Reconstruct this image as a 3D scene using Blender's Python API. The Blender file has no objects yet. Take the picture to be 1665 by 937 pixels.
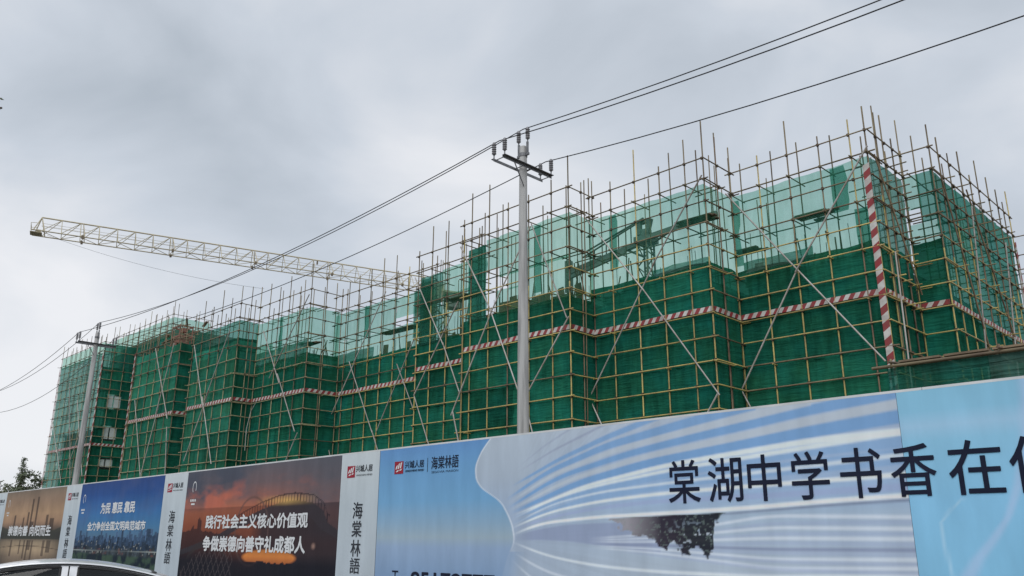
import bpy, bmesh, math, random
import numpy as np
from mathutils import Vector, Matrix, Quaternion
C = bpy.context.scene.collection
SC = bpy.context.scene
rnd = random.Random(7)

# ------------------------------------------------------------------ camera
cam_d = bpy.data.cameras.new('camera'); cam = bpy.data.objects.new('camera', cam_d); C.objects.link(cam)
PITCH, YAW, ROLL = 0.29159, 0.78319, 0.0044
cam_d.sensor_width = 36.0; cam_d.sensor_fit = 'HORIZONTAL'
cam_d.lens = 36.0 * 1360.14 / 1665.0
cam_d.clip_start = 0.1; cam_d.clip_end = 3000
cam.location = (0, 0, 1.72)
_f = Vector((-math.sin(YAW)*math.cos(PITCH), math.cos(YAW)*math.cos(PITCH), math.sin(PITCH)))
_r = Vector((math.cos(YAW), math.sin(YAW), 0)); _u = _r.cross(_f)
_r2 = _r*math.cos(ROLL) + _u*math.sin(ROLL); _u2 = -_r*math.sin(ROLL) + _u*math.cos(ROLL)
cam.rotation_euler = Matrix((_r2, _u2, -_f)).transposed().to_euler()
SC.camera = cam

# ------------------------------------------------------------------ world: overcast sky
SUN_EL, SUN_AZ = math.radians(48), math.radians(150)
W = bpy.data.worlds.new('World'); SC.world = W; W.use_nodes = True
nt = W.node_tree; nt.nodes.clear()
def wn(t, **k):
    n = nt.nodes.new(t)
    for a, b in k.items(): setattr(n, a, b)
    return n
L = nt.links.new
out = wn('ShaderNodeOutputWorld'); bg = wn('ShaderNodeBackground'); bg.inputs['Strength'].default_value = 0.1
sky = wn('ShaderNodeTexSky', sky_type='NISHITA', sun_disc=False)
sky.sun_elevation = SUN_EL; sky.sun_rotation = SUN_AZ
tc = wn('ShaderNodeTexCoord')
mp = wn('ShaderNodeMapping'); mp.inputs['Scale'].default_value = (1.0, 1.0, 1.7); mp.inputs['Location'].default_value = (3.1, 0.4, 1.7)
L(tc.outputs['Generated'], mp.inputs['Vector'])
n1 = wn('ShaderNodeTexNoise'); n1.inputs['Scale'].default_value = 3.0; n1.inputs['Detail'].default_value = 7; n1.inputs['Roughness'].default_value = 0.48; n1.inputs['Distortion'].default_value = 0.35
L(mp.outputs[0], n1.inputs['Vector'])
def lobe(d, k):
    d = Vector(d).normalized()
    v = wn('ShaderNodeVectorMath', operation='DOT_PRODUCT'); v.inputs[1].default_value = d
    nrm = wn('ShaderNodeVectorMath', operation='NORMALIZE'); L(tc.outputs['Generated'], nrm.inputs[0]); L(nrm.outputs[0], v.inputs[0])
    m = wn('ShaderNodeMath', operation='MULTIPLY_ADD'); L(v.outputs['Value'], m.inputs[0]); m.inputs[1].default_value = k; m.inputs[2].default_value = -k
    e = wn('ShaderNodeMath', operation='EXPONENT'); L(m.outputs[0], e.inputs[0])
    return e.outputs[0]
def addmul(a, b, s):
    m = wn('ShaderNodeMath', operation='MULTIPLY_ADD'); L(b, m.inputs[0]); m.inputs[1].default_value = s
    if isinstance(a, float): m.inputs[2].default_value = a
    else: L(a, m.inputs[2])
    return m.outputs[0]
val = addmul(-0.27, n1.outputs['Fac'], 1.56)
val = addmul(val, lobe((-.945, .26, .2), 22), 0.42)       # thin bright gap in the cloud low on the left
val = addmul(val, lobe((-.83, .31, .46), 55), -0.30)      # grey cloud bank
val = addmul(val, lobe((-.86, .39, .33), 110), -0.16)
val = addmul(val, lobe((-.70, .55, .45), 45), 0.15)
val = addmul(val, lobe((-.85, .16, .49), 60), 0.12)
val = addmul(val, lobe((-.51, .67, .54), 70), -0.15)
ramp = wn('ShaderNodeValToRGB'); L(val, ramp.inputs[0])
cr = ramp.color_ramp
cr.elements[0].position = 0.15; cr.elements[0].color = (.43, .482, .545, 1)
cr.elements[1].position = 0.98; cr.elements[1].color = (.83, .84, .87, 1)
e = cr.elements.new(0.50); e.color = (.575, .625, .695, 1)
sc10 = wn('ShaderNodeMixRGB', blend_type='MULTIPLY'); sc10.inputs[0].default_value = 1; L(ramp.outputs[0], sc10.inputs[1]); sc10.inputs[2].default_value = (9.8, 9.8, 9.8, 1)
mx = wn('ShaderNodeMixRGB'); mx.inputs[0].default_value = 0.94; L(sky.outputs[0], mx.inputs[1]); L(sc10.outputs[0], mx.inputs[2])
L(mx.outputs[0], bg.inputs['Color']); L(bg.outputs[0], out.inputs[0])

sun_d = bpy.data.lights.new('sun', 'SUN'); sun_d.energy = 1.45; sun_d.angle = math.radians(50); sun_d.color = (1, .975, .95)
sun = bpy.data.objects.new('sun', sun_d); C.objects.link(sun)
sun_dir = Vector((math.sin(SUN_AZ)*math.cos(SUN_EL), math.cos(SUN_AZ)*math.cos(SUN_EL), math.sin(SUN_EL)))
sun.rotation_euler = sun_dir.to_track_quat('Z', 'Y').to_euler(); sun.location = (0, 0, 60)
vs = SC.view_settings; vs.view_transform = 'Standard'; vs.look = 'None'; vs.exposure = 0.12; vs.gamma = 1
SC.render.engine = 'CYCLES'
SC.cycles.max_bounces = 8; SC.cycles.diffuse_bounces = 3; SC.cycles.transparent_max_bounces = 24

# ------------------------------------------------------------------ materials
def s2l(c):
    c = np.asarray(c, float)/255.0
    return np.where(c <= .04045, c/12.92, ((c+.055)/1.055)**2.4)
def new_mat(name):
    m = bpy.data.materials.new(name); m.use_nodes = True
    nt = m.node_tree; b = nt.nodes['Principled BSDF']
    return m, nt, b
def rough_mat(name, c1, c2, scale=6.0, rough=.7, metal=0.0, rand=0.0, bump=0.0, detail=4, stretch=(1, 1, 1), lo=.35, hi=.7):
    """two colours mixed by world-space noise, optional per-object variation and relief"""
    m, nt, b = new_mat(name); N = nt.nodes; K = nt.links.new
    g = N.new('ShaderNodeNewGeometry'); mpn = N.new('ShaderNodeMapping'); mpn.inputs['Scale'].default_value = stretch
    K(g.outputs['Position'], mpn.inputs[0])
    no = N.new('ShaderNodeTexNoise'); no.inputs['Scale'].default_value = scale; no.inputs['Detail'].default_value = detail
    K(mpn.outputs[0], no.inputs['Vector'])
    mr = N.new('ShaderNodeMapRange'); mr.inputs[1].default_value = lo; mr.inputs[2].default_value = hi; K(no.outputs['Fac'], mr.inputs[0])
    mix = N.new('ShaderNodeMixRGB'); K(mr.outputs[0], mix.inputs[0])
    mix.inputs[1].default_value = (*c1, 1); mix.inputs[2].default_value = (*c2, 1)
    last = mix.outputs[0]
    if rand:
        oi = N.new('ShaderNodeObjectInfo'); r2 = N.new('ShaderNodeMapRange'); r2.inputs[3].default_value = 1-rand; r2.inputs[4].default_value = 1+rand
        K(oi.outputs['Random'], r2.inputs[0])
        mu = N.new('ShaderNodeVectorMath'); mu.operation = 'SCALE'; K(last, mu.inputs[0]); K(r2.outputs[0], mu.inputs['Scale']); last = mu.outputs[0]
    K(last, b.inputs['Base Color']); b.inputs['Roughness'].default_value = rough; b.inputs['Metallic'].default_value = metal
    if bump:
        bp = N.new('ShaderNodeBump'); bp.inputs['Strength'].default_value = bump; bp.inputs['Distance'].default_value = .02; K(no.outputs['Fac'], bp.inputs['Height']); K(bp.outputs[0], b.inputs['Normal'])
    return m
M = {}
M['yellow'] = rough_mat('worn_yellow_paint', (.55, .44, .15), (.32, .24, .12), 2.2, .55, 0, .30, stretch=(1, 1, 1.6), lo=.40, hi=.72)
M['weathered_backlit'] = rough_mat('weathered_backlit_tube', (.25, .205, .12), (.14, .10, .065), 1.6, .65, .1, .35)  # backlit darkness of the upper tubes put into the colour; worn tubes share it
M['yellow_pale'] = rough_mat('dusty_yellow_paint', (.42, .39, .22), (.27, .22, .14), 2.2, .6, 0, .25)
M['rust'] = rough_mat('rusty_steel_tube', (.26, .19, .12), (.13, .085, .06), 2.0, .7, .2, .35)
M['white'] = rough_mat('galvanised_tube', (.45, .44, .42), (.30, .26, .22), 2.5, .5, .1, .25)
M['coupler'] = rough_mat('oiled_coupler', (.055, .04, .032), (.10, .07, .05), 9, .6, .3)
M['red'] = rough_mat('red_paint', (.31, .03, .038), (.21, .055, .05), 4, .65)
M['white_paint'] = rough_mat('white_paint_dirty', (.62, .61, .58), (.42, .39, .36), 3, .6)
M['concrete'] = rough_mat('site_concrete', (.30, .29, .27), (.20, .195, .185), 1.2, .9, 0, .1, .3)
M['pole_conc'] = rough_mat('spun_concrete', (.46, .46, .45), (.29, .29, .285), 1.7, .85, 0, 0, .3, stretch=(6, 6, .35), lo=.42, hi=.62)
M['galv'] = rough_mat('galvanised_angle', (.24, .245, .255), (.15, .155, .165), 6, .55, .4)
M['porcelain'] = rough_mat('grey_porcelain', (.27, .27, .29), (.18, .175, .18), 8, .3)
M['cable'] = rough_mat('black_cable', (.02, .02, .022), (.035, .035, .04), 4, .5)
M['crane'] = rough_mat('faded_crane_yellow', (.56, .50, .35), (.46, .41, .29), 1.2, .55, 0, .12)
M['crane_dark'] = rough_mat('greasy_steel', (.24, .19, .13), (.15, .12, .09), 4, .6, .3)
M['boom'] = rough_mat('boom_paint', (.15, .19, .17), (.09, .11, .10), 2, .5)
M['wood'] = rough_mat('formwork_ply', (.27, .20, .13), (.16, .115, .08), 3, .85, 0, .35)
M['rebar'] = rough_mat('rebar_steel', (.10, .06, .045), (.06, .045, .04), 5, .8, .3)
M['asphalt'] = rough_mat('asphalt', (.045, .045, .047), (.065, .064, .062), .9, .9, 0, 0, .3, detail=10)
M['paving'] = rough_mat('paving', (.22, .215, .205), (.16, .155, .15), 1.5, .9, 0, .12, .2)
M['soil'] = rough_mat('site_soil', (.16, .125, .09), (.10, .08, .06), .35, .95, 0, 0, .5, detail=8)
M['road_white'] = rough_mat('road_paint', (.62, .62, .6), (.4, .4, .39), 5, .8)
M['sheet_steel'] = rough_mat('hoarding_steel', (.50, .52, .53), (.40, .42, .43), 2, .5, .1)
M['cap'] = rough_mat('hoarding_cap', (.74, .75, .75), (.58, .60, .60), 2, .5)
M['sky_white'] = rough_mat('sky_white_panel', (.62, .67, .65), (.50, .56, .54), 3, .8)  # flat white that stands in for bright sky in window openings
M['winglass'] = rough_mat('dark_window', (.03, .035, .04), (.05, .055, .06), 1, .12)
M['bark'] = rough_mat('bark', (.10, .075, .055), (.06, .045, .035), 8, .95, 0, 0, .5)
M['ink'] = rough_mat('navy_ink', (.012, .016, .035), (.018, .022, .045), 3, .55)
M['dark_ink'] = rough_mat('charcoal_ink', (.035, .04, .05), (.05, .055, .065), 3, .6)
M['white_ink'] = rough_mat('white_print', (.74, .76, .77), (.68, .70, .71), 2, .55)
M['logo_red'] = rough_mat('logo_red', (.36, .03, .05), (.30, .028, .045), 2, .55)
M['debris_red'] = rough_mat('hoist_primer', (.30, .13, .09), (.20, .11, .08), 2, .7)

for k_ in ('ink', 'dark_ink', 'logo_red', 'white_ink'): M[k_].node_tree.nodes['Principled BSDF'].inputs['Specular IOR Level'].default_value = .12
def net_mat(name, opac, diff, tint, trans_w=.45, mott=.35, creases=.5, opv=.16):
    """green debris netting: part see-through holes (tinted), part woven thread (diffuse + light passing through)"""
    m = bpy.data.materials.new(name); m.use_nodes = True; nt = m.node_tree; N = nt.nodes; K = nt.links.new; N.clear()
    o = N.new('ShaderNodeOutputMaterial')
    g = N.new('ShaderNodeNewGeometry'); oi = N.new('ShaderNodeObjectInfo')
    mpn = N.new('ShaderNodeMapping'); mpn.inputs['Scale'].default_value = (1.5, 1.5, .30); K(g.outputs['Position'], mpn.inputs[0])
    ofs = N.new('ShaderNodeVectorMath'); ofs.operation = 'ADD'
    sc = N.new('ShaderNodeMath'); sc.operation = 'MULTIPLY'; K(oi.outputs['Random'], sc.inputs[0]); sc.inputs[1].default_value = 37.0
    cmb = N.new('ShaderNodeCombineXYZ'); K(sc.outputs[0], cmb.inputs[0]); K(sc.outputs[0], cmb.inputs[1])
    K(mpn.outputs[0], ofs.inputs[0]); K(cmb.outputs[0], ofs.inputs[1])
    no = N.new('ShaderNodeTexNoise'); no.inputs['Scale'].default_value = 2.2; no.inputs['Detail'].default_value = 6; no.inputs['Roughness'].default_value = .62; K(ofs.outputs[0], no.inputs['Vector'])
    # broad patches
    no2 = N.new('ShaderNodeTexNoise'); no2.inputs['Scale'].default_value = .8; no2.inputs['Detail'].default_value = 3; K(g.outputs['Position'], no2.inputs['Vector'])
    # sagging horizontal creases
    mp3 = N.new('ShaderNodeMapping'); mp3.inputs['Scale'].default_value = (.7, .7, 5.5); mp3.inputs['Rotation'].default_value = (.12, .12, 0); K(g.outputs['Position'], mp3.inputs[0])
    no3 = N.new('ShaderNodeTexNoise'); no3.inputs['Scale'].default_value = 1.3; no3.inputs['Detail'].default_value = 4; no3.inputs['Distortion'].default_value = .8; K(mp3.outputs[0], no3.inputs['Vector'])
    s1 = N.new('ShaderNodeMath'); s1.operation = 'MULTIPLY_ADD'; K(no.outputs['Fac'], s1.inputs[0]); s1.inputs[1].default_value = mott*2.2; s1.inputs[2].default_value = 1-mott*1.80
    s2 = N.new('ShaderNodeMath'); s2.operation = 'MULTIPLY_ADD'; K(no2.outputs['Fac'], s2.inputs[0]); s2.inputs[1].default_value = mott*1.3; K(s1.outputs[0], s2.inputs[2])
    s3 = N.new('ShaderNodeMath'); s3.operation = 'MULTIPLY_ADD'; K(no3.outputs['Fac'], s3.inputs[0]); s3.inputs[1].default_value = mott*.22; K(s2.outputs[0], s3.inputs[2])
    r = N.new('ShaderNodeMath'); r.operation = 'MULTIPLY_ADD'; K(oi.outputs['Random'], r.inputs[0]); r.inputs[1].default_value = .60; K(s3.outputs[0], r.inputs[2])
    r2 = N.new('ShaderNodeMath'); r2.operation = 'SUBTRACT'; K(r.outputs[0], r2.inputs[0]); r2.inputs[1].default_value = .30
    hue = N.new('ShaderNodeMixRGB'); K(no2.outputs['Fac'], hue.inputs[0]); hue.inputs[1].default_value = (diff[0]*2.6, diff[1]*.98, diff[2]*.80, 1); hue.inputs[2].default_value = (diff[0]*.7, diff[1]*.90, diff[2]*1.4, 1)
    col = N.new('ShaderNodeVectorMath'); col.operation = 'SCALE'; K(hue.outputs[0], col.inputs[0]); K(r2.outputs[0], col.inputs['Scale'])
    bp = N.new('ShaderNodeBump'); bp.inputs['Strength'].default_value = creases; bp.inputs['Distance'].default_value = .14; K(no3.outputs['Fac'], bp.inputs['Height'])
    d = N.new('ShaderNodeBsdfDiffuse'); K(col.outputs[0], d.inputs[0]); K(bp.outputs[0], d.inputs['Normal'])
    t = N.new('ShaderNodeBsdfTranslucent'); K(col.outputs[0], t.inputs[0])
    md = N.new('ShaderNodeMixShader'); md.inputs[0].default_value = trans_w; K(d.outputs[0], md.inputs[1]); K(t.outputs[0], md.inputs[2])
    tr = N.new('ShaderNodeBsdfTransparent'); tr.inputs[0].default_value = (*tint, 1)
    op = N.new('ShaderNodeMath'); op.operation = 'MULTIPLY_ADD'; K(no.outputs['Fac'], op.inputs[0]); op.inputs[1].default_value = opv; op.inputs[2].default_value = opac-opv*.5; op.use_clamp = True
    ms = N.new('ShaderNodeMixShader'); K(op.outputs[0], ms.inputs[0]); K(tr.outputs[0], ms.inputs[1]); K(md.outputs[0], ms.inputs[2])
    K(ms.outputs[0], o.inputs[0])
    return m
M['net_dense'] = net_mat('dense_green_net', .93, (.011, .162, .088), (.12, .55, .40), .25, .62, .5)
M['net_mid'] = net_mat('mid_green_net', .80, (.022, .20, .125), (.40, .85, .72), .4, .65, .8)
M['net_vivid'] = net_mat('fresh_green_net', .92, (.024, .225, .122), (.2, .7, .5), .30, .6, .5)
M['net_pale'] = net_mat('faded_green_net', .76, (.065, .25, .175), (.48, .85, .76), .4, .65, .8)
M['net_light'] = net_mat('light_green_net', .33, (.035, .24, .14), (.62, .895, .785), .5, .6, .5, .55)
M['net_strip'] = net_mat('doubled_green_net', .62, (.03, .21, .135), (.45, .86, .74), .5, .45)

# ------------------------------------------------------------------ mesh helpers
def link(o, parent=None):
    C.objects.link(o)
    if parent is not None: o.parent = parent
    return o
def empty(name, loc, label=None, cat=None, group=None, rotz=0.0):
    o = bpy.data.objects.new(name, None); o.empty_display_size = .2
    o.location = loc; o.rotation_euler = (0, 0, rotz); C.objects.link(o)
    tag(o, label, cat, group); return o
def tag(o, label=None, cat=None, group=None, kind=None):
    if label: o['label'] = label
    if cat: o['category'] = cat
    if group: o['group'] = group
    if kind: o['kind'] = kind
    return o
def mesh(name, verts, faces, mats, parent=None, off=(0, 0, 0), fm=None, smooth=False):
    me = bpy.data.meshes.new(name)
    ox, oy, oz = off
    me.from_pydata([(v[0]-ox, v[1]-oy, v[2]-oz) for v in verts], [], faces)
    for m in (mats if isinstance(mats, (list, tuple)) else [mats]): me.materials.append(m)
    if fm is not None: me.polygons.foreach_set('material_index', np.array(fm, np.int32))
    if smooth: me.polygons.foreach_set('use_smooth', np.ones(len(faces), bool))
    o = bpy.data.objects.new(name, me); return link(o, parent)
class MB:
    """collects shapes, builds ONE mesh object"""
    def __init__(s): s.v = []; s.f = []; s.fm = []
    def add(s, v, f, m=0):
        k = len(s.v); s.v += [tuple(p) for p in v]; s.f += [tuple(i+k for i in q) for q in f]; s.fm += [m]*len(f)
    def box(s, c, d, m=0, rot=None):
        hx, hy, hz = d[0]/2, d[1]/2, d[2]/2; v = []
        for z in (-hz, hz):
            for x, y in ((-hx, -hy), (hx, -hy), (hx, hy), (-hx, hy)):
                p = Vector((x, y, z))
                if rot is not None: p = rot @ p
                v.append((p.x+c[0], p.y+c[1], p.z+c[2]))
        s.add(v, [(3, 2, 1, 0), (4, 5, 6, 7), (0, 1, 5, 4), (1, 2, 6, 5), (2, 3, 7, 6), (3, 0, 4, 7)], m)
    def tube(s, a, b, r, r2=None, n=6, m=0):
        a = Vector(a); b = Vector(b); d = (b-a).normalized(); r2 = r if r2 is None else r2
        q = d.to_track_quat('Z', 'Y'); v = []
        for p, rr in ((a, r), (b, r2)):
            for i in range(n):
                t = 2*math.pi*i/n; v.append(p + q @ Vector((rr*math.cos(t), rr*math.sin(t), 0)))
        s.add(v, [(i, (i+1) % n, n+(i+1) % n, n+i) for i in range(n)] + [tuple(range(n-1, -1, -1)), tuple(range(n, 2*n))], m)
    def lathe(s, prof, c, n=16, m=0):
        v = []
        for r, z in prof:
            for i in range(n):
                t = 2*math.pi*i/n; v.append((c[0]+r*math.cos(t), c[1]+r*math.sin(t), c[2]+z))
        f = []
        for j in range(len(prof)-1):
            for i in range(n): f.append((j*n+i, j*n+(i+1) % n, (j+1)*n+(i+1) % n, (j+1)*n+i))
        f += [tuple(range(n-1, -1, -1)), tuple(range((len(prof)-1)*n, len(prof)*n))]
        s.add(v, f, m)
    def path(s, pts, r, n=6, m=0):
        v = []; P = [Vector(p) for p in pts]
        for i, p in enumerate(P):
            d = (P[min(i+1, len(P)-1)]-P[max(i-1, 0)]).normalized(); q = d.to_track_quat('Z', 'Y')
            for k in range(n):
                t = 2*math.pi*k/n; v.append(p + q @ Vector((r*math.cos(t), r*math.sin(t), 0)))
        f = []
        for i in range(len(P)-1):
            for k in range(n): f.append((i*n+k, i*n+(k+1) % n, (i+1)*n+(k+1) % n, (i+1)*n+k))
        f += [tuple(range(n-1, -1, -1)), tuple(range((len(P)-1)*n, len(P)*n))]
        s.add(v, f, m)
    def build(s, name, mats, parent=None, off=(0, 0, 0), smooth=False):
        return mesh(name, s.v, s.f, mats, parent, off, s.fm, smooth)
# shared unit tubes and boxes (radius 1, z 0..1) - one mesh per material
_unit = {}
def unit_tube(mat, n=7):
    k = ('t', mat, n)
    if k not in _unit:
        b = MB(); b.tube((0, 0, 0), (0, 0, 1), 1, n=n); me = bpy.data.meshes.new('tube'); me.from_pydata(b.v, [], b.f); me.materials.append(M[mat])
        me.polygons.foreach_set('use_smooth', np.array([len(f) == 4 for f in b.f], bool)); _unit[k] = me
    return _unit[k]
def unit_box(mat):
    k = ('b', mat)
    if k not in _unit:
        b = MB(); b.box((0, 0, 0), (1, 1, 1)); me = bpy.data.meshes.new('block'); me.from_pydata(b.v, [], b.f); me.materials.append(M[mat]); _unit[k] = me
    return _unit[k]
def tube(name, a, b, r, mat, parent, off=(0, 0, 0), n=7):
    a = Vector(a); b = Vector(b); d = b-a
    o = bpy.data.objects.new(name, unit_tube(mat, n)); o.rotation_mode = 'QUATERNION'
    o.location = a-Vector(off); o.rotation_quaternion = d.to_track_quat('Z', 'Y'); o.scale = (r, r, d.length)
    return link(o, parent)
def block(name, c, d, mat, parent=None, off=(0, 0, 0), q=None):
    o = bpy.data.objects.new(name, unit_box(mat)); o.location = Vector(c)-Vector(off); o.scale = d
    if q is not None: o.rotation_mode = 'QUATERNION'; o.rotation_quaternion = q
    return link(o, parent)

# ------------------------------------------------------------------ ground, road, pavement
def sheet(name, x0, x1, y0, y1, z, mat, nx=2, ny=2):
    v = [(x0+(x1-x0)*i/nx, y0+(y1-y0)*j/ny, z) for j in range(ny+1) for i in range(nx+1)]
    f = [(j*(nx+1)+i, j*(nx+1)+i+1, (j+1)*(nx+1)+i+1, (j+1)*(nx+1)+i) for j in range(ny) for i in range(nx)]
    return tag(mesh(name, v, f, mat), kind='structure')
sheet('ground', -1500, 1500, -1500, 1500, -.004, M['soil'])
sheet('road', -300, 300, -6.5, 9.3, 0, M['asphalt'])
kb = MB(); kb.box((0, 9.37, .07), (600, .14, .14)); tag(kb.build('kerb', M['paving']), kind='structure')
pv = MB(); pv.box((0, 10.67, .065), (600, 2.46, .13)); tag(pv.build('pavement', M['paving']), kind='structure')
lm = MB()
for i in range(-30, 12): lm.box((i*6.0, 1.2, .006), (2.6, .13, .004))
tag(lm.build('road_marking', M['road_white']), kind='structure')

# ------------------------------------------------------------------ scaffolding
LV = [9.9+.904*k for k in range(-7, 8)]            # ledger heights, up to the top rail at 16.23
TOPN = 15.15
DENSE = 11.95
NETP = {'net_dense': 0, 'net_mid': 1}
def fbm1(x, seed=0):
    return math.sin(x*1.7+seed)*.5+math.sin(x*3.9+seed*2.1)*.3+math.sin(x*8.3+seed*.7)*.2
class Face:
    def __init__(s, p0, p1, nodes=None, n=None):
        s.p0 = Vector((*p0, 0)); s.p1 = Vector((*p1, 0)); d = s.p1-s.p0; s.L = d.length; s.d = d/s.L
        s.n = Vector((s.d.y, -s.d.x, 0))                     # outward normal (to the right of p0->p1 turned outward)
        if nodes is None: nodes = [s.L*i/n for i in range(n+1)]
        s.nodes = nodes
    def at(s, t, z, o=0.0):
        p = s.p0+s.d*t+s.n*o; return Vector((p.x, p.y, z))
def net_sheet(face, s0, s1, z0, z1, mat, parent, off, o=-.06, ragged=0.0, side_ragged=0.0, seed=0, bulge=.05):
    nx = max(5, int((s1-s0)/.32)); nz = max(5, int((z1-z0)/.32)); v = []; f = []
    for j in range(nz+1):
        for i in range(nx+1):
            a = i/nx; b = j/nz
            ss = s0+(s1-s0)*a; zz = z0+(z1-z0)*b
            if ragged: zz += ragged*fbm1(ss*1.3, seed)*b**3
            if side_ragged and a > .5: ss += side_ragged*fbm1(zz*1.9, seed+3)*((a-.5)*2)**2
            dd = bulge*(math.sin(math.pi*a)*math.sin(math.pi*b)) + .034*fbm1(ss*3.2+zz*1.1, seed) + .026*fbm1(zz*4-ss, seed+5)
            v.append(face.at(ss, zz, o+dd*(-1 if seed % 2 else .5)))
    for j in range(nz):
        for i in range(nx):
            k = j*(nx+1)+i; f.append((k, k+1, k+nx+2, k+nx+1))
    return mesh('net_sheet', v, f, M[mat], parent, off, smooth=True)
def stripe_board(face, s0, s1, z, h, parent, off, o=.012, period=.36, name='warning_strip', sag=.02):
    """red and white slanting stripes, each its own raised face on a thin strip"""
    b = MB(); n = max(3, int((s1-s0)/(period/2))); sl = .13
    def zof(t): return z+sag*fbm1(t*1.1, s0)
    for i in range(n):
        a = s0+(s1-s0)*i/n; c = s0+(s1-s0)*(i+1)/n
        al = min(max(a-sl/2, s0), s1); au = min(max(a+sl/2, s0), s1); cl = min(max(c-sl/2, s0), s1); cu = min(max(c+sl/2, s0), s1)
        if i == 0: al = au = s0
        if i == n-1: cl = cu = s1
        v = [face.at(al, zof(a), o), face.at(cl, zof(c), o), face.at(cu, zof(c)+h, o), face.at(au, zof(a)+h, o)]
        w = [p-face.n*.012 for p in v]
        b.add(v+w, [(0, 1, 2, 3), (7, 6, 5, 4), (0, 4, 5, 1), (3, 2, 6, 7)], i % 2)
    return b.build(name, [M['red'], M['white_paint']], parent, off)
def upright_board(p, dirv, z0, z1, w, parent, off, period=.55):
    """vertical striped board at a corner"""
    b = MB(); n = int((z1-z0)/(period/2)); d = Vector(dirv).normalized(); nrm = Vector((d.y, -d.x, 0)); sl = .16
    for i in range(n):
        a = z0+(z1-z0)*i/n; c = z0+(z1-z0)*(i+1)/n
        q = []
        for t, zz in ((-w/2, a-sl/2), (w/2, a+sl/2), (w/2, c+sl/2), (-w/2, c-sl/2)):
            zz = min(max(zz, z0), z1); pp = Vector((p[0], p[1], 0))+d*t; q.append((pp.x, pp.y, zz))
        back = [(x-nrm.x*.015, y-nrm.y*.015, zz) for x, y, zz in q]
        b.add(q+back, [(0, 1, 2, 3), (7, 6, 5, 4), (0, 4, 7, 3), (1, 2, 6, 5)], i % 2)
    return b.build('warning_board', [M['red'], M['white_paint']], parent, off)
RT = .028
def frame(face, root, off, levels, top, skip_first=False, skip_last=False, tips=(.3, 1.7), inner=True, inner_off=.95, mats=('yellow', 'rust'), trans_every=2, trans_out=(.18, .38), bot=.0, inner_from=11.0, cb=None, ledger_ext=.18, inner_tips=(.1, 1.5), r=RT):
    N = face.nodes
    for i, t in enumerate(N):
        if (i == 0 and skip_first) or (i == len(N)-1 and skip_last): continue
        zt = top+rnd.uniform(*tips); lean = rnd.uniform(-.05, .05)
        a = face.at(t, bot); b = face.at(t+lean*.6, zt, lean*.4)
        zj = bot+(zt-bot)*rnd.uniform(.35, .7); pj = a.lerp(b, (zj-bot)/(zt-bot))
        mt = mats[0] if rnd.random() < .8 else mats[1]
        zs_ = min(zt-.6, max(bot+1, rnd.uniform(12.0, 13.9)+(top-16.23))); pj = a.lerp(b, (zs_-bot)/(zt-bot)); rr_ = r*rnd.uniform(.92, 1.1)
        tube('standard', a, pj, rr_, mt, root, off); tube('standard', a.lerp(b, (zs_-.03-bot)/(zt-bot)), b, rr_*.97, 'weathered_backlit' if rnd.random() < .85 else mats[0], root, off)  # same tube above the joint, coloured darker to look backlit against the sky
        if inner:
            zt2 = top+rnd.uniform(*inner_tips)
            tube('inner_standard', face.at(t+rnd.uniform(-.06, .06), bot, -inner_off), face.at(t+rnd.uniform(-.12, .12), zt2, -inner_off), r*.95, 'weathered_backlit' if rnd.random() < .7 else mats[1], root, off)
    if inner and tips[1] > 1.25:
        for q in range(int(face.L/1.1)):
            t = rnd.uniform(0, face.L); o2 = -inner_off-rnd.uniform(.5, 1.8); z2 = top+rnd.uniform(-.9, 1.2)
            tube('roof_upright', face.at(t, top-4.9, o2), face.at(t+rnd.uniform(-.08, .08), z2, o2), r*.8, 'weathered_backlit', root, off)
    for li, z in enumerate(levels):
        dz0, dz1 = rnd.uniform(-.03, .03), rnd.uniform(-.03, .03)
        e0, e1 = ledger_ext*rnd.uniform(.3, 1.6), ledger_ext*rnd.uniform(.3, 1.6)
        if skip_first: e0 = 0.0
        if skip_last: e1 = 0.0
        tube('ledger', face.at(-e0, z+dz0, r*2), face.at(face.L+e1, z+dz1, r*2), r*rnd.uniform(.9, 1.08), mats[0] if (rnd.random() < .8 and z < top-3.4) else 'weathered_backlit', root, off)  # upper ledgers mostly get the backlit brown too
        if inner and z > inner_from and (li % 2 == (len(levels)-2) % 2):
            tube('inner_ledger', face.at(0, z+rnd.uniform(-.1, .1), -inner_off+r*2), face.at(face.L, z+rnd.uniform(-.1, .1), -inner_off+r*2), r*.95, 'weathered_backlit', root, off)
        for i, t in enumerate(N):
            if (i == 0 and skip_first) or (i == len(N)-1 and skip_last): continue
            if cb is not None: cb.box(face.at(t+rnd.uniform(-.02, .02), z, r*1.1), (.088, .088, .095))
            if li % trans_every == (len(levels)-2) % trans_every and z < top-.3 and (z > 10.5 or rnd.random() < .25):
                tube('transom', face.at(t+.06, z-.07, rnd.uniform(*trans_out)), face.at(t+.06+rnd.uniform(-.05, .05), z-.07, -inner_off-rnd.uniform(.05, .3)), r*.9, 'weathered_backlit' if z > 12.5 else mats[0], root, off)
def brace(face_y, pts, root, off, mat='white', r=.03):
    for (x0, z0), (x1, z1) in zip(pts[:-1], pts[1:]):
        a = Vector((x0, face_y-.13, z0)); b = Vector((x1, face_y-.13-rnd.uniform(0, .04), z1))
        k = max(1, int((b-a).length/5.0+.4)); d = (b-a).normalized()
        for i in range(k):   # spliced lengths, each end overlapping the next, alternating side
            p = a.lerp(b, i/k); q = a.lerp(b, (i+1)/k)
            o = Vector((0, .0 if i % 2 else -.06, .04*(i % 2)))
            tube('brace', p-d*(.35 if i else .05)+o, q+d*(.35 if i < k-1 else .12)+o, r*rnd.uniform(.95, 1.15), mat, root, off)
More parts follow.
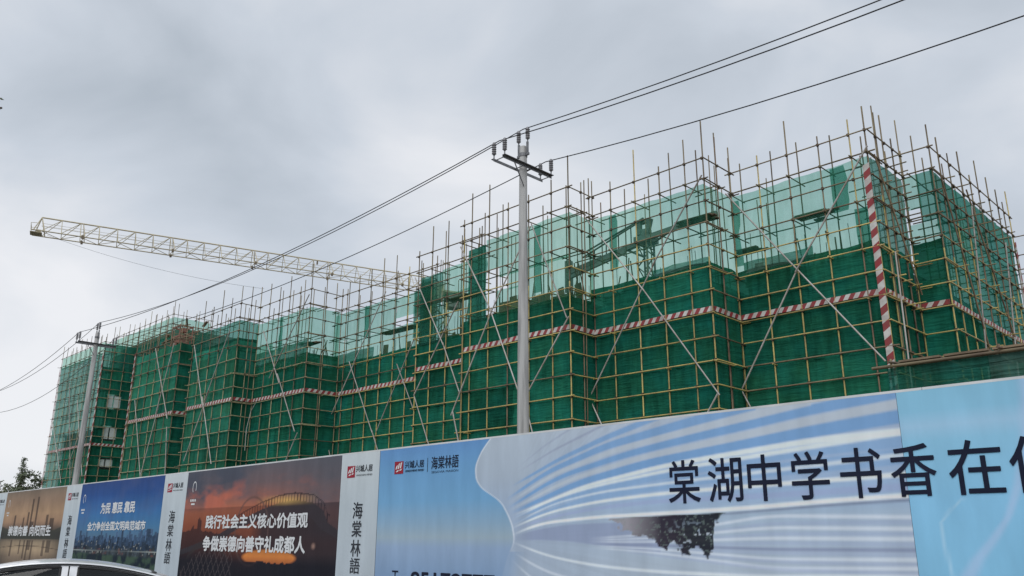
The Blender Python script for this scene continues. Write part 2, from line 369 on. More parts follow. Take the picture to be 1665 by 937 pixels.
BG = 'scaffold bays around the unfinished building'
def rows(face, s_splits, zs, mat, root, off, **k):
    for a, b in zip(s_splits[:-1], s_splits[1:]):
        for c, d in zip(zs[:-1], zs[1:]):
            top = (d == zs[-1])
            net_sheet(face, a-.03, b+.03, c-.03, d+.03, mat, root, off, o=-.055-rnd.uniform(0, .03), seed=rnd.randint(0, 999), ragged=(.05 if top else 0), **k)
def splits(L, w):
    n = max(1, round(L/w)); return [L*i/n for i in range(n+1)]
DZ = [2.6, 4.45, 6.25, 8.05, 9.85, DENSE]
def plank_stack(face, s0, s1, z, o0, o1, root, off, n=4):
    for i in range(n):
        o = o0+(o1-o0)*(i+.5)/n
        a = face.at(s0+rnd.uniform(-.15, .15), z+rnd.uniform(0, .06), o); b = face.at(s1+rnd.uniform(-.2, .2), z+rnd.uniform(0, .06), o)
        d = b-a; block('plank', (a+b)/2, (d.length, .22, .045), 'wood', root, off, d.to_track_quat('X', 'Z'))

def bay(label, y, x0, x1, nodes=None, n=None, ret=None, ret_n=2, dense='net_dense', light=True, light_mat='net_light', levels=LV, top=16.23, dz=DZ, topn=TOPN, light_sheets=None, tape=True, ret_dense=True, ret_light=True, mats=('yellow', 'rust'), ret_mat=None, ret_tape=True, tips=(.3, 1.7), rad=RT):
    off = ((x0+x1)/2, y, 0)
    root = empty('scaffold_bay', off, label, 'scaffold', BG)
    f = Face((x0, y), (x1, y), None if nodes is None else [t-x0 for t in nodes], n)
    cb = MB()
    frame(f, root, off, levels, top, cb=cb, mats=mats, tips=tips, r=rad)
    rows(f, splits(f.L, 2.7), dz, dense, root, off)
    if light:
        for a, b, c, d, mt in (light_sheets if light_sheets is not None else [(0, f.L, dz[-1]-.15, topn, light_mat)]):
            net_sheet(f, a, b, c, d, mt, root, off, o=-.05, ragged=.04, side_ragged=(.09 if mt == 'net_strip' else 0), seed=rnd.randint(0, 999), bulge=.10)
    if tape: stripe_board(f, 0, f.L, 9.97, .2, root, off)
    if ret:
        g = Face((x1, y), (x1, y+ret), None, ret_n)
        frame(g, root, off, levels, top, skip_first=True, cb=cb, inner=False, trans_every=2, mats=mats, tips=tips, r=rad)
        rm = ret_mat or dense
        if ret_dense: rows(g, [0, g.L], dz, rm, root, off)
        if ret_light: net_sheet(g, 0, g.L, dz[-1]-.15, topn, light_mat, root, off, o=-.05, ragged=.03, seed=rnd.randint(0, 999))
        if tape and ret_tape: stripe_board(g, 0.05, g.L-.03, 9.97, .2, root, off)
    return root, off, f, cb
def close_bay(root, off, cb):
    tag(cb.build('couplers', M['coupler'], root, off), kind='stuff')

# --- bay at the corner (recessed), with the right return and the long right side
root, off, f, cb = bay('yellow scaffold bay at the building corner, left of the striped upright board', 28.9, -16.1, -10.45,
    nodes=[-16.1, -14.81, -13.53, -12.25, -11.06, -10.45], light_sheets=[(0, 5.65, 11.8, 15.2, 'net_light'), (4.15, 4.75, 13.35, 15.15, 'net_strip'), (4.9, 5.6, 11.8, 13.3, 'net_strip'), (0.0, .28, 12.2, 15.0, 'net_strip'), (0.3, 3.2, 11.85, 12.3, 'net_pale')])
brace(28.9, [(-16.2, 15.3), (-13.7, 11.76), (-10.75, 7.65)], root, off)
brace(28.9, [(-10.4, 15.45), (-13.48, 11.46), (-16.17, 7.2)], root, off)
brace(28.9, [(-16.17, 7.2), (-15.4, 5.6)], root, off)
upright_board((-10.55, 28.82), (1, 0, 0), 6.4, 14.9, .24, root, off)
plank_stack(f, 2.5, 3.9, 13.75, -.35, -.95, root, off, 4)
plank_stack(f, 3.0, 3.6, 13.66, -.3, -1.2, root, off, 3)
plank_stack(f, -.1, .9, 12.95, -.3, -1.0, root, off, 4)
g = Face((-10.45, 28.9), (-10.4, 32.0), [0, .8, 1.6, 2.4, 3.1])
frame(g, root, off, LV, 16.23, skip_first=True, cb=cb, inner=False, trans_out=(.3, .75), trans_every=1)
rows(g, [0, 3.1], DZ, 'net_dense', root, off)
rows(g, [0, 3.1], [DENSE, 13.5, 15.2], 'net_pale', root, off)
stripe_board(g, .1, 3.0, 9.97, .18, root, off)
tube('brace', (-10.25, 28.95, 15.2), (-10.15, 31.6, 10.4), .03, 'rust', root, off); tube('brace', (-10.2, 29.6, 11.6), (-10.15, 29.3, 6.0), .03, 'white', root, off)
close_bay(root, off, cb)
# right side wing
off = (-9.3, 36, 0)
root = empty('scaffold_bay', off, 'scaffold on the right end wall, receding, many tube ends sticking out past its net', 'scaffold', BG)
cb = MB()
h = Face((-10.4, 32.0), (-9.3, 32.0), [0, 1.1])
frame(h, root, off, LV, 16.23, skip_first=True, cb=cb, inner=False)
rows(h, [0, 1.1], [2.6, 4.45, 6.25, 8.05, 9.85, 11.0, 12.5], 'net_dense', root, off)
net_sheet(h, .5, 1.1, 13.3, 15.3, 'net_strip', root, off, seed=5); net_sheet(h, 0, .55, 13.9, 15.3, 'net_light', root, off, seed=6); net_sheet(h, 0, 1.1, 12.3, 13.3, 'net_light', root, off, seed=16)
for z_ in (12.9, 13.5, 14.1, 14.6): tube('ledger', (-10.4, 32.5, z_), (-9.3, 32.5, z_), .025, 'weathered_backlit', root, off)
stripe_board(h, .05, 1.05, 9.97, .19, root, off)
k = Face((-9.3, 32.0), (-9.3, 42.3), [0, 1.1, 2.3, 3.5, 4.75, 6.0, 7.3, 8.6, 9.5, 10.3])
frame(k, root, off, LV, 16.23, skip_first=True, cb=cb, inner=True, trans_out=(.2, .6), trans_every=1, inner_from=14)
rows(k, splits(k.L, 2.6), [2.6, 4.45, 6.25, 8.05, 9.85], 'net_dense', root, off)
rows(k, splits(k.L, 2.6), [9.85, 11.6, 13.4, 15.3], 'net_mid', root, off)
stripe_board(k, .1, 10.2, 9.97, .17, root, off)
for a, b, za, zb in ((.4, 3.4, 15.2, 8.2), (3.9, 2.2, 15.0, 6.2), (3.5, 7.4, 15.5, 9.3), (8.2, 6.3, 14.4, 7.2), (9.8, 9.0, 13.6, 8.2)):
    tube('brace', k.at(a, za, .16), k.at(b, zb, .16), .032, 'rust' if a in (.4, 3.5) else 'white', root, off)
upright_board((-9.2, 42.2), (.0, 1, 0), 7.0, 15.0, .25, root, off)
close_bay(root, off, cb)

# --- second bay from the corner (projects forward, braces crossing, boom behind)
root, off, f, cb = bay('projecting scaffold bay with the concrete pump boom showing through its upper net', 26.8, -21.9, -16.05,
    nodes=[-21.9, -20.7, -19.4, -18.15, -16.9, -16.05], ret=2.05, ret_n=2,
    light_sheets=[(0, 5.85, 11.8, 15.15, 'net_light'), (3.2, 5.85, 11.85, 12.15, 'net_pale'), (1.05, 1.45, 12.6, 15.1, 'net_strip')])
brace(26.8, [(-16.05, 15.4), (-18.45, 12.35), (-21.96, 7.3)], root, off)
brace(26.8, [(-22.0, 15.3), (-19.05, 11.39), (-15.94, 6.83)], root, off)
brace(26.8, [(-21.96, 7.3), (-21.2, 5.9)], root, off); brace(26.8, [(-15.95, 6.8), (-16.9, 5.5)], root, off)
plank_stack(f, 4.2, 5.8, 13.95, -.3, -.95, root, off, 4)
close_bay(root, off, cb)
# --- third bay
root, off, f, cb = bay('scaffold bay behind the near utility pole, dark net strip at its left edge', 25.25, -28.4, -21.75,
    nodes=[-28.4, -27.85, -26.65, -25.4, -24.1, -22.75, -21.75], ret=1.6, ret_n=2, dz=[2.6, 4.45, 6.25, 8.05, 9.85, 11.4],
    light_sheets=[(2.4, 6.65, 13.1, 15.1, 'net_light'), (4.1, 6.65, 11.3, 13.2, 'net_light'), (.3, 1.55, 11.3, 14.9, 'net_strip'), (.35, 1.5, 11.35, 14.9, 'net_strip'), (4.6, 5.0, 11.9, 15.0, 'net_strip'), (1.55, 2.4, 13.6, 15.1, 'net_light'), (2.2, 4.15, 11.3, 12.5, 'net_light'), (3.0, 4.2, 12.4, 13.2, 'net_light')])
brace(25.25, [(-28.4, 15.07), (-26.4, 11.76), (-24.5, 7.6)], root, off); brace(25.25, [(-23.85, 14.9), (-26.3, 11.4), (-28.76, 7.2)], root, off)
brace(25.25, [(-23.75, 15.0), (-21.8, 10.5)], root, off); brace(25.25, [(-21.7, 10.4), (-24.2, 7.3)], root, off); brace(25.25, [(-24.2, 7.3), (-23.6, 5.6)], root, off)
brace(25.25, [(-28.7, 7.2), (-27.9, 4.8)], root, off)
tube('standard', (-28.32, 25.2, 0), (-28.3, 25.2, 15.6), .03, 'yellow', root, off)
close_bay(root, off, cb)
# --- narrow recessed bay left of the third
root, off, f, cb = bay('narrow set-back scaffold bay where the right end of the crane jib disappears', 26.7, -33.6, -28.7,
    nodes=[-33.6, -32.5, -31.25, -30.0, -28.7], dz=[2.6, 4.45, 6.25, 8.05, 9.85, 11.4], ret=None,
    light_sheets=[(.15, 1.9, 11.3, 15.0, 'net_strip'), (.2, 1.2, 11.3, 14.9, 'net_strip'), (1.9, 4.9, 13.6, 15.1, 'net_light'), (1.9, 4.9, 11.3, 13.7, 'net_light')])
brace(26.7, [(-33.65, 15.0), (-31.24, 11.06), (-30.0, 8.6)], root, off); brace(26.7, [(-30.2, 13.0), (-33.3, 8.8)], root, off)
brace(26.7, [(-33.4, 8.7), (-31.5, 5.0)], root, off)
plank_stack(f, 1.9, 4.2, 13.45, -.2, -.9, root, off, 5)
close_bay(root, off, cb)
# --- wide recessed bay in the middle
root, off, f, cb = bay('wide set-back scaffold bay just below the crane jib, pale net above dark net', 28.2, -43.7, -33.9, n=8,
    dz=[2.6, 4.45, 6.25, 8.05, 9.85, 11.9], light_sheets=[(0, 4.2, 11.8, 12.5, 'net_pale'), (0, 6.2, 13.3, 15.1, 'net_light'), (0, 9.8, 11.8, 13.3, 'net_light'), (3.1, 3.6, 13.2, 15.1, 'net_strip'), (6.2, 9.8, 13.8, 15.0, 'net_light'), (7.8, 9.2, 12.4, 15.1, 'net_strip')])
brace(28.2, [(-38.3, 15.5), (-41, 11.8), (-43.75, 7.9)], root, off); brace(28.2, [(-41.58, 11.8), (-38.94, 7.5), (-38.2, 6.2)], root, off); brace(28.2, [(-35.44, 12.3), (-38.47, 7.5)], root, off)
brace(28.2, [(-43.7, 7.9), (-43.0, 6.5)], root, off); brace(28.2, [(-36.9, 11.0), (-35.2, 8.2)], root, off)
plank_stack(f, 4.6, 7.6, 13.2, -.2, -.85, root, off, 4)
close_bay(root, off, cb)
# --- bay six
root, off, f, cb = bay('projecting scaffold bay left of the wide set-back one, a loose pale hose on its front', 25.95, -49.15, -43.0, n=5, mats=('yellow_pale', 'weathered_backlit'), rad=.026, ret=2.2, ret_n=2,
    dz=[2.6, 4.45, 6.25, 8.05, 9.85, 12.3], light_sheets=[(-.4, 6.15, 11.5, 15.1, 'net_light'), (-.1, 6.15, 12.2, 13.1, 'net_pale'), (-.2, 2.0, 12.1, 13.6, 'net_light'), (2.6, 3.0, 12.2, 15.1, 'net_strip')])
brace(25.95, [(-48.1, 14.4), (-43.5, 7.7)], root, off); brace(25.95, [(-42.95, 15.8), (-46.72, 11.3)], root, off); brace(25.95, [(-43.1, 7.5), (-44.4, 5.6)], root, off)
plank_stack(f, 4.7, 6.1, 13.0, -.2, -.9, root, off, 4)
mb = MB(); mb.path([(-48.8, 25.6, 6.9), (-48.75, 25.55, 8.2), (-48.3, 25.5, 9.3), (-47.6, 25.5, 9.9)], .02)
mb.build('loose_hose', M['white_paint'], root, off)
close_bay(root, off, cb)
# --- bay seven
root, off, f, cb = bay('bright green scaffold bay just right of the narrow dark slot', 24.6, -55.6, -49.15, n=5, mats=('yellow_pale', 'weathered_backlit'), rad=.026, ret=1.35, ret_n=2,
    dense='net_vivid', dz=[2.6, 4.45, 6.25, 8.05, 9.85, 11.7, 13.2, 14.0], light_mat='net_strip', ret_mat='net_dense')
brace(24.6, [(-55.0, 14.3), (-50.8, 6.2)], root, off); brace(24.6, [(-50.0, 14.6), (-54.6, 6.6)], root, off)
close_bay(root, off, cb)
# --- bay eight
root, off, f, cb = bay('bright green scaffold bay with piled boards on top, just left of the dark slot', 24.6, -65.5, -57.7, n=6, mats=('yellow_pale', 'weathered_backlit'), rad=.026, ret=3.4, ret_n=3,
    dense='net_vivid', dz=[2.6, 4.45, 6.25, 8.05, 9.85, 11.7, 13.4, 15.0], light=False, ret_mat='net_dense', ret_light=False, tips=(.1, 1.3))
brace(24.6, [(-61.55, 15.1), (-58.0, 9.7)], root, off); brace(24.6, [(-58.4, 15.0), (-61.4, 5.9)], root, off); brace(24.6, [(-64.2, 11.6), (-61.3, 5.9)], root, off)
brace(24.6, [(-57.9, 9.0), (-57.2, 5.5)], root, off)
net_sheet(Face((-57.7, 28.0), (-55.6, 28.0), [0, 2.1]), 0, 2.1, 2.6, 15.0, 'net_dense', root, off, seed=12)
upright_board((-65.55, 24.5), (1, 0, 0), 3.0, 15.4, .14, root, off)
for i in range(26):
    x = rnd.uniform(-65.2, -57.9); y = rnd.uniform(25.6, 27.8); z = rnd.uniform(15.1, 17.3)
    L_ = rnd.uniform(.5, 2.0); a = rnd.uniform(-.35, .35)
    block('plank', (x, y, z), (L_, rnd.uniform(.08, .26), .04), 'wood', root, off, Quaternion((0, 0, 1), rnd.uniform(-.6, .6)) @ Quaternion((0, 1, 0), a))
close_bay(root, off, cb)
# --- far left bay, taller
LV9 = [9.9+.904*k_ for k_ in range(-8, 12)]
root, off, f, cb = bay('tall faded scaffold bay behind the far utility pole, at the left end of the building', 28.3, -95.6, -83.55, n=9, mats=('yellow_pale', 'weathered_backlit'), rad=.026,
    dense='net_pale', levels=LV9, top=19.9, dz=[1.8, 3.6, 5.4, 7.2, 9.0, 10.8, 12.6, 14.4, 16.2, 17.6, 18.8], topn=19.85, ret=3.0, ret_n=3, ret_dense=False, ret_light=False, tips=(.3, 1.5))
g = Face((-83.55, 28.3), (-83.55, 31.3), None, 3)
rows(g, [0, .85], [1.8, 3.6, 5.4, 7.2, 9.0, 10.8, 12.6, 14.4, 16.2, 17.4], 'net_dense', root, off)
rows(g, [2.2, 3.0], [1.8, 3.6, 5.4, 7.2, 9.0, 10.8, 12.6, 14.4, 16.2, 17.4], 'net_dense', root, off)
rows(g, [.85, 2.2], [1.8, 7.8], 'net_dense', root, off); rows(g, [.85, 2.2], [8.9, 10.4], 'net_dense', root, off); rows(g, [.85, 2.2], [11.9, 13.4], 'net_dense', root, off); rows(g, [.85, 2.2], [14.9, 16.2, 17.4], 'net_dense', root, off)
net_sheet(g, 0, 3.0, 17.3, 19.7, 'net_mid', root, off, seed=21)
rows(f, [4.5, 8.2, 12.0], [3.4, 6.3, 9.85], 'net_vivid', root, off)
for p, q in ((((-91.6, 16.7)), (-87.2, 6.8)), ((-95.0, 13.3), (-89.7, 6.8)), ((-84.0, 15.5), (-88.5, 8.0)), ((-88.4, 14.6), (-84.2, 7.2))): brace(28.3, [p, q], root, off)
upright_board((-83.5, 28.2), (1, 0, 0), 2.0, 18.8, .22, root, off, .8)
upright_board((-95.6, 28.2), (1, 0, 0), 2.0, 18.8, .14, root, off, .8)
close_bay(root, off, cb)
# --- stair core scaffold behind, tallest
LVC = [12.6+.904*i for i in range(0, 11)]
root, off, f, cb = bay('tallest scaffold behind the left bays, its translucent net standing against the sky', 31.2, -89.8, -75.4, n=11, mats=('yellow_pale', 'weathered_backlit'), rad=.026, dense='net_mid', levels=LVC, top=21.7, dz=[12.0, 14.0, 16.0, 18.0, 19.6], topn=21.4, ret=3.6, ret_n=3,
    ret_dense=False, tape=False, tips=(.0, 1.2))
net_sheet(Face((-75.4, 31.2), (-75.4, 34.8), [0, 3.6]), 0, 3.6, 16.5, 19.5, 'net_strip', root, off, seed=4)
rows(Face((-83.5, 31.3), (-66.0, 31.3), [0, 17.5]), [0, 6, 12, 17.5], [1.8, 5, 8.5, 12.0, 15.5], 'net_dense', root, off)
close_bay(root, off, cb)

# ------------------------------------------------------------------ the unfinished concrete building behind the nets
B = empty('concrete_building', (-45, 36, 0), 'long unfinished grey concrete building wrapped behind the green scaffold nets', 'building')
boff = (-45, 36, 0)
bays = [(-16.4, -11.6, 30.1), (-22.2, -17.2, 28.0), (-28.2, -22.9, 26.5), (-33.4, -28.7, 28.0), (-43.5, -33.9, 29.5), (-49.0, -44.2, 27.2), (-55.4, -50.3, 25.9), (-65.3, -58.9, 25.9), (-95.4, -84.8, 29.5)]
def bld(name, mb, mat): return mb.build(name, M[mat], B, boff)
for z in (.15, 3.1, 6.05, 9.0, 11.75):
    s_ = MB()
    for x0, x1, y in bays: s_.box(((x0+x1)/2, (y+40)/2, z), (x1-x0, 40-y, .16))
    s_.box((-53, 36.5, z-.004), (84, 6.9, .15))
    bld('floor_slab', s_, 'concrete')
for x0, x1, y in bays:
    for z0 in (.24, 3.19, 6.14, 9.09):
        n = max(2, int((x1-x0)/2.4))
        zz = z0+1.3
        block('wall_panel', ((x0+x1)/2, y+.25, zz), (x1-x0-.1, .2, 2.6), 'concrete', B, boff)
        for i in range(n):
            xc = x0+(x1-x0)*(i+.5)/n
            w = block('window', (xc, y+.12, zz+.15), (1.2, .06, 1.4), 'winglass', B, boff)
    block('wall_panel', (x1-.12, (y+40)/2, 5.8), (.2, 40-y-.4, 11.6), 'concrete', B, boff)
block('wall_panel', (-10.75, 36.5, 5.8), (.2, 6.8, 11.6), 'concrete', B, boff)
block('roof_core', (-82.5, 35, 16.2), (13.5, 6.0, 8.6), 'concrete', B, boff)
for zc in (8.35, 11.15, 14.15):
    for yc in (29.42, 30.28): block('window', (-83.78, yc, zc+.05), (.08, .72, 1.1 if zc > 10 else .7), 'sky_white', B, boff)  # white panels: sky brightness of the openings put into their colour
    block('window', (-83.78, 29.85, zc-.95), (.08, 1.3, .25), 'sky_white', B, boff)
# formwork edge boards and starter bars along the roof line
for x0, x1, y in bays[:8]:
    x = x0
    while x < x1-.2:
        w = rnd.uniform(.5, 1.5); hh = rnd.choice((.12, .2, .3, .45, .55)); 
        block('formwork_board', (min(x+w/2, x1), y+.05+rnd.uniform(0, .15), 11.85+hh/2), (w*.95, .05, hh), 'wood', B, boff, Quaternion((0, 1, 0), rnd.uniform(-.04, .04)))
        x += w
for i in range(44):
    x0, x1, y = bays[(0, 1, 1, 2, 3, 4, 4, 5, 6)[i % 9]]
    x = rnd.uniform(x0+.2, x1-.3); hh = rnd.uniform(.3, 1.15); w = rnd.uniform(.12, .55)
    block('formwork_board', (x, y+rnd.uniform(.2, 1.4), 11.83+hh/2), (w, .06, hh), 'wood', B, boff, Quaternion((0, 1, 0), rnd.uniform(-.18, .18)))
rb = MB()
for x0, x1, y in bays[:8]:
    nb = int((x1-x0)/.33)
    for i in range(nb):
        x = x0+(x1-x0)*(i+rnd.random())/nb
        yy = y+rnd.choice((.3, .6, 2.0)); hgt = rnd.uniform(.5, 1.5) if rnd.random() < .8 else 2.2
        rb.tube((x, yy, 11.8), (x+rnd.uniform(-.06, .06), yy, 11.85+hgt), .014, n=4)
tag(bld('rebar', rb, 'rebar'), kind='stuff')
for i in range(46):   # props and column cages on the roof
    x0, x1, y = bays[rnd.randrange(0, 8)]
    x = rnd.uniform(x0+.2, x1-.2); tube('shoring_prop', (x, y+rnd.uniform(.4, 1.6), 11.8), (x+rnd.uniform(-.1, .1), y+1.0, 11.8+rnd.uniform(.9, 2.1)), .03, 'rust', B, boff)
hoist = MB()
for x in (-63.2, -61.9):
    for y in (26.2, 27.2): hoist.tube((x, y, 14.9), (x, y, 17.4), .05)
for z in (15.6, 16.5, 17.3):
    hoist.box((-62.55, 26.2, z), (1.4, .08, .1)); hoist.box((-62.55, 27.2, z), (1.4, .08, .1)); hoist.box((-63.2, 26.7, z), (.08, 1.0, .1)); hoist.box((-61.9, 26.7, z), (.08, 1.0, .1))
hoist.box((-62.55, 26.7, 16.0), (1.0, .8, .7)); hoist.box((-62.2, 26.6, 17.0), (.7, .3, .3))
tag(hoist.build('material_hoist', M['debris_red']), 'rusty red hoist frame on top of the bright green bay, among piled boards', 'hoist')

# ------------------------------------------------------------------ concrete placing boom seen through the upper net
off = (-23.4, 33, 11.8)
P = empty('placing_boom', off, 'dark concrete placing boom on a lattice mast behind the pale upper net', 'concrete pump')
mw = .30
for sx in (-1, 1):
    for sy in (-1, 1): tube('mast_leg', (-23.35+sx*mw, 33+sy*mw, 11.8), (-23.35+sx*mw, 33+sy*mw, 16.0), .055, 'boom', P, off)
for i in range(7):
    z = 11.9+i*.58
    for sy in (-1, 1): tube('mast_lacing', (-23.35-mw*(1 if i % 2 else -1), 33+sy*mw, z), (-23.35+mw*(1 if i % 2 else -1), 33+sy*mw, z+.58), .03, 'boom', P, off)
    for sx in (-1, 1): tube('mast_lacing', (-23.35+sx*mw, 33-mw*(1 if i % 2 else -1), z), (-23.35+sx*mw, 33+mw*(1 if i % 2 else -1), z+.58), .03, 'boom', P, off)
hd = MB(); hd.box((-23.3, 33, 16.2), (.9, .9, .35)); hd.tube((-23.3, 33, 16.3), (-23.3, 33, 16.75), .3, n=12); hd.box((-23.55, 32.8, 16.9), (.25, .2, .8)); hd.box((-22.95, 32.8, 16.85), (.22, .2, .75), rot=Matrix.Rotation(.3, 3, 'Y'))
hd.box((-23.25, 32.9, 17.2), (.5, .25, .2)); hd.build('slewing_head', M['boom'], P, off)
def beam(name, a, b, w, h, parent, off, mat='boom'):
    a = Vector(a); b = Vector(b); d = b-a
    return block(name, (a+b)/2, (d.length, w, h), mat, parent, off, d.to_track_quat('X', 'Z'))
beam('boom_arm', (-23.1, 33, 16.35), (-19.3, 33.2, 16.62), .24, .24, P, off)
beam('boom_arm', (-22.9, 32.6, 16.15), (-19.4, 32.8, 16.38), .18, .2, P, off)
beam('boom_arm', (-23.4, 33, 16.2), (-28.4, 33.2, 15.75), .24, .24, P, off)
beam('boom_arm', (-24.4, 32.7, 15.8), (-28.5, 32.9, 15.3), .16, .18, P, off)
for zz in (0, .22): tube('delivery_pipe', (-23.2, 32.7, 17.25+zz*.3), (-27.3, 32.8, 16.2+zz), .05, 'boom', P, off)
for t in (.2, .4, .6, .8): tube('boom_strut', Vector((-23.2, 32.7, 17.25)).lerp(Vector((-27.3, 32.8, 16.2)), t), Vector((-23.4, 33, 16.2)).lerp(Vector((-28.4, 33.2, 15.75)), t*.85), .035, 'boom', P, off)
beam('boom_tip', (-28.65, 33.2, 16.4), (-28.65, 33.2, 14.6), .35, .3, P, off)
tube('hydraulic_ram', (-23.5, 33, 15.4), (-24.6, 33.1, 16.05), .06, 'boom', P, off); tube('hydraulic_ram', (-23.1, 33, 15.9), (-21.8, 33.1, 16.4), .06, 'boom', P, off)

# ------------------------------------------------------------------ tower crane with long lattice jib
off = (-50.8, 41.0, 0)
K = empty('tower_crane', off, 'pale yellow tower crane whose lattice jib crosses the sky behind the scaffold', 'crane')
jd = Vector((.294, .9558, 0)).normalized(); jn = Vector((jd.y, -jd.x, 0)); tip = Vector((-58.85, 14.79, 20.96))-jd*.45
def jp(t, u, z): return tip+jd*t+jn*u+Vector((0, 0, z))
JL = 27.9
hw = .62; hh = 1.12
tube('top_chord', jp(.45, 0, hh), jp(JL, 0, hh), .05, 'crane', K, off)
for u in (-hw, hw): tube('bottom_chord', jp(0, u, 0), jp(JL, u, 0), .04, 'crane', K, off)
n = 24
for i in range(n):
    t0 = .5+(JL-.6)*i/n; t1 = .5+(JL-.6)*(i+1)/n
    for u in (-hw, hw):
        tube('jib_diagonal', jp(t0+.05, u, 0), jp(t1, 0, hh), .024, 'crane', K, off, 5)
        tube('jib_strut', jp(t1+.08, u, 0), jp(t1, 0, hh), .024, 'crane', K, off, 5)
    tube('jib_lacing', jp(t0, -hw if i % 2 else hw, 0), jp(t1, hw if i % 2 else -hw, 0), .022, 'crane', K, off, 5)
    if i % 5 == 2:
        for u in (-hw, hw): tube('jib_strut', jp(t0+.35, u, 0), jp(t0+.15, 0, hh), .03, 'crane', K, off, 5)
        for u in (-hw, hw): block('splice_plate', jp(t0+.2, u, -.02), (.12, .12, .22), 'crane_dark', K, off)
for u, z in ((-.15, .55), (.15, .5), (0, .72)): tube('hoist_rope', jp(.5, u, z), jp(JL, u*.5, z+.02), .011, 'crane', K, off, 4)
for u in (-hw, hw):
    tube('tip_frame', jp(.1, u, 0), jp(.45, 0, hh), .035, 'crane', K, off, 5); tube('tip_frame', jp(.75, u, 0), jp(.45, 0, hh), .035, 'crane', K, off, 5)
    tube('tip_rail', jp(-.05, u*.8, 0), jp(-.1, u*.8, .5), .018, 'crane', K, off, 5); tube('tip_rail', jp(-.1, u*.8, .5), jp(.25, u*.8, .55), .018, 'crane', K, off, 5)
tube('tip_rail', jp(-.1, -hw*.8, .5), jp(-.1, hw*.8, .5), .018, 'crane', K, off, 5)
tb = MB(); q3 = jd.to_track_quat('X', 'Z').to_matrix(); tb.box(jp(.25, 0, -.05), (.7, .8, .04), rot=q3); tb.box(jp(.4, .2, .08), (.25, .3, .14), rot=q3); tb.box(jp(-.02, -.1, -.06), (.1, .4, .1), rot=q3)
tb.build('tip_platform', M['crane'], K, off)
block('lamp', jp(19.0, 0, hh-.2), (.09, .09, .26), 'crane_dark', K, off)
mc = jp(JL+.6, 0, 0); ms = .8
for sx in (-1, 1):
    for sy in (-1, 1): tube('mast_leg', (mc.x+sx*ms, mc.y+sy*ms, 0), (mc.x+sx*ms, mc.y+sy*ms, 20.2), .08, 'crane', K, off)
for i in range(13):
    z = i*1.55
    for s in (-1, 1):
        o2 = 1 if i % 2 else -1
        tube('mast_lacing', (mc.x-ms*o2, mc.y+s*ms, z), (mc.x+ms*o2, mc.y+s*ms, z+1.55), .045, 'crane', K, off, 5)
        tube('mast_lacing', (mc.x+s*ms, mc.y-ms*o2, z), (mc.x+s*ms, mc.y+ms*o2, z+1.55), .045, 'crane', K, off, 5)
sw = MB(); sw.tube((mc.x, mc.y, 20.2), (mc.x, mc.y, 20.8), .95, n=16); sw.box((mc.x, mc.y, 21.2), (1.4, 1.4, .8)); sw.build('slewing_ring', M['crane'], K, off)
cbn = MB(); cpos = jp(JL+.6, -1.3, -.9); cbn.box(cpos, (1.3, 1.0, 1.6), rot=q3); cbn.build('operator_cab', M['crane'], K, off)
cj = MB(); cj.box(jp(JL+2.0, 0, .05), (2.9, 1.2, .14), rot=q3); cj.build('counter_jib', M['crane'], K, off)
for i in range(3): block('counterweight', jp(JL+2.1+i*.45, 0, -.6), (.42, 1.1, 1.2), 'concrete', K, off, jd.to_track_quat('X', 'Z'))
cb_ = MB(); A = jp(.9, 0, -.05); E_ = Vector((-50.85, 27.0, 18.1)); pts = []
for i in range(25):
    t = i/24; p = A.lerp(E_, t); p.z -= .45*4*t*(1-t); pts.append(p)
cb_.path(pts, .008, 4); cb_.build('tag_line', M['cable'], K, off)

# ------------------------------------------------------------------ utility poles and power lines
def insulator(name, p, parent, off, up=.36):
    b = MB(); x, y, z = p
    b.lathe([(.018, -.16), (.018, 0)], p, 8, 0)
    prof = [(.035, 0)]
    for i in range(5):
        z0 = .02+i*.062; prof += [(.032, z0), (.064, z0+.012), (.06, z0+.03), (.033, z0+.042)]
    prof += [(.045, .34), (.03, up)]
    b.lathe(prof, p, 12, 1)
    return b.build(name, [M['galv'], M['porcelain']], parent, off, True)
def utility_pole(x, y, label, double, base_dx=0.0):
    off = (x, y, 0)
    P = empty('utility_pole', off, label, 'utility pole', 'concrete poles carrying the power line')
    b = MB(); b.lathe([(.165, 0), (.155, 3), (.14, 6), (.12, 9), (.102, 11.9), (.09, 11.93)], (x, y, 0), 20); b.build('pole_shaft', M['pole_conc'], P, off, True)
    b = MB(); b.lathe([(.116, 11.62), (.116, 11.72)], (x, y, 0), 16); b.box((x, y, 11.67), (.42, .06, .07)); b.box((x+.16, y, 11.85), (.05, .05, .36)); b.box((x-.16, y, 11.85), (.05, .05, .36)); b.build('pole_clamp', M['galv'], P, off)
    za = 11.28
    for dx in ((-.17, .17) if double else (-.17,)):
        b = MB(); b.box((x+dx, y+.0, za), (.012, 1.9, .08)); b.box((x+dx+(.045 if dx > 0 else -.045), y+.0, za+.034), (.09, 1.9, .012)); b.build('crossarm', M['galv'], P, off)
    for yy in (((-.88, .88) if double else ())+(-.14, .14)): tube('bolt', (x-.2, y+yy, za), (x+.2, y+yy, za), .014, 'galv', P, off)
    tube('arm_stay', (x+.17, y-.5, za-.03), (x+.1, y-.08, za-.55), .016, 'galv', P, off)
    for dx in (-.2, .2):
        insulator('insulator', (x+dx*.85, y, 12.1), P, off)
        insulator('insulator', (x+dx, y-.9, za+.16), P, off)
        insulator('insulator', (x+dx, y+.9, za+.16), P, off)
    return P
P1X, P2X, PY = -14.38, -45.2, 14.85
utility_pole(P1X, PY, 'near pale concrete utility pole with a double crossarm in front of the green nets', True)
utility_pole(P2X, PY, 'far grey concrete utility pole at the left, in front of the tall faded scaffold bay', True)
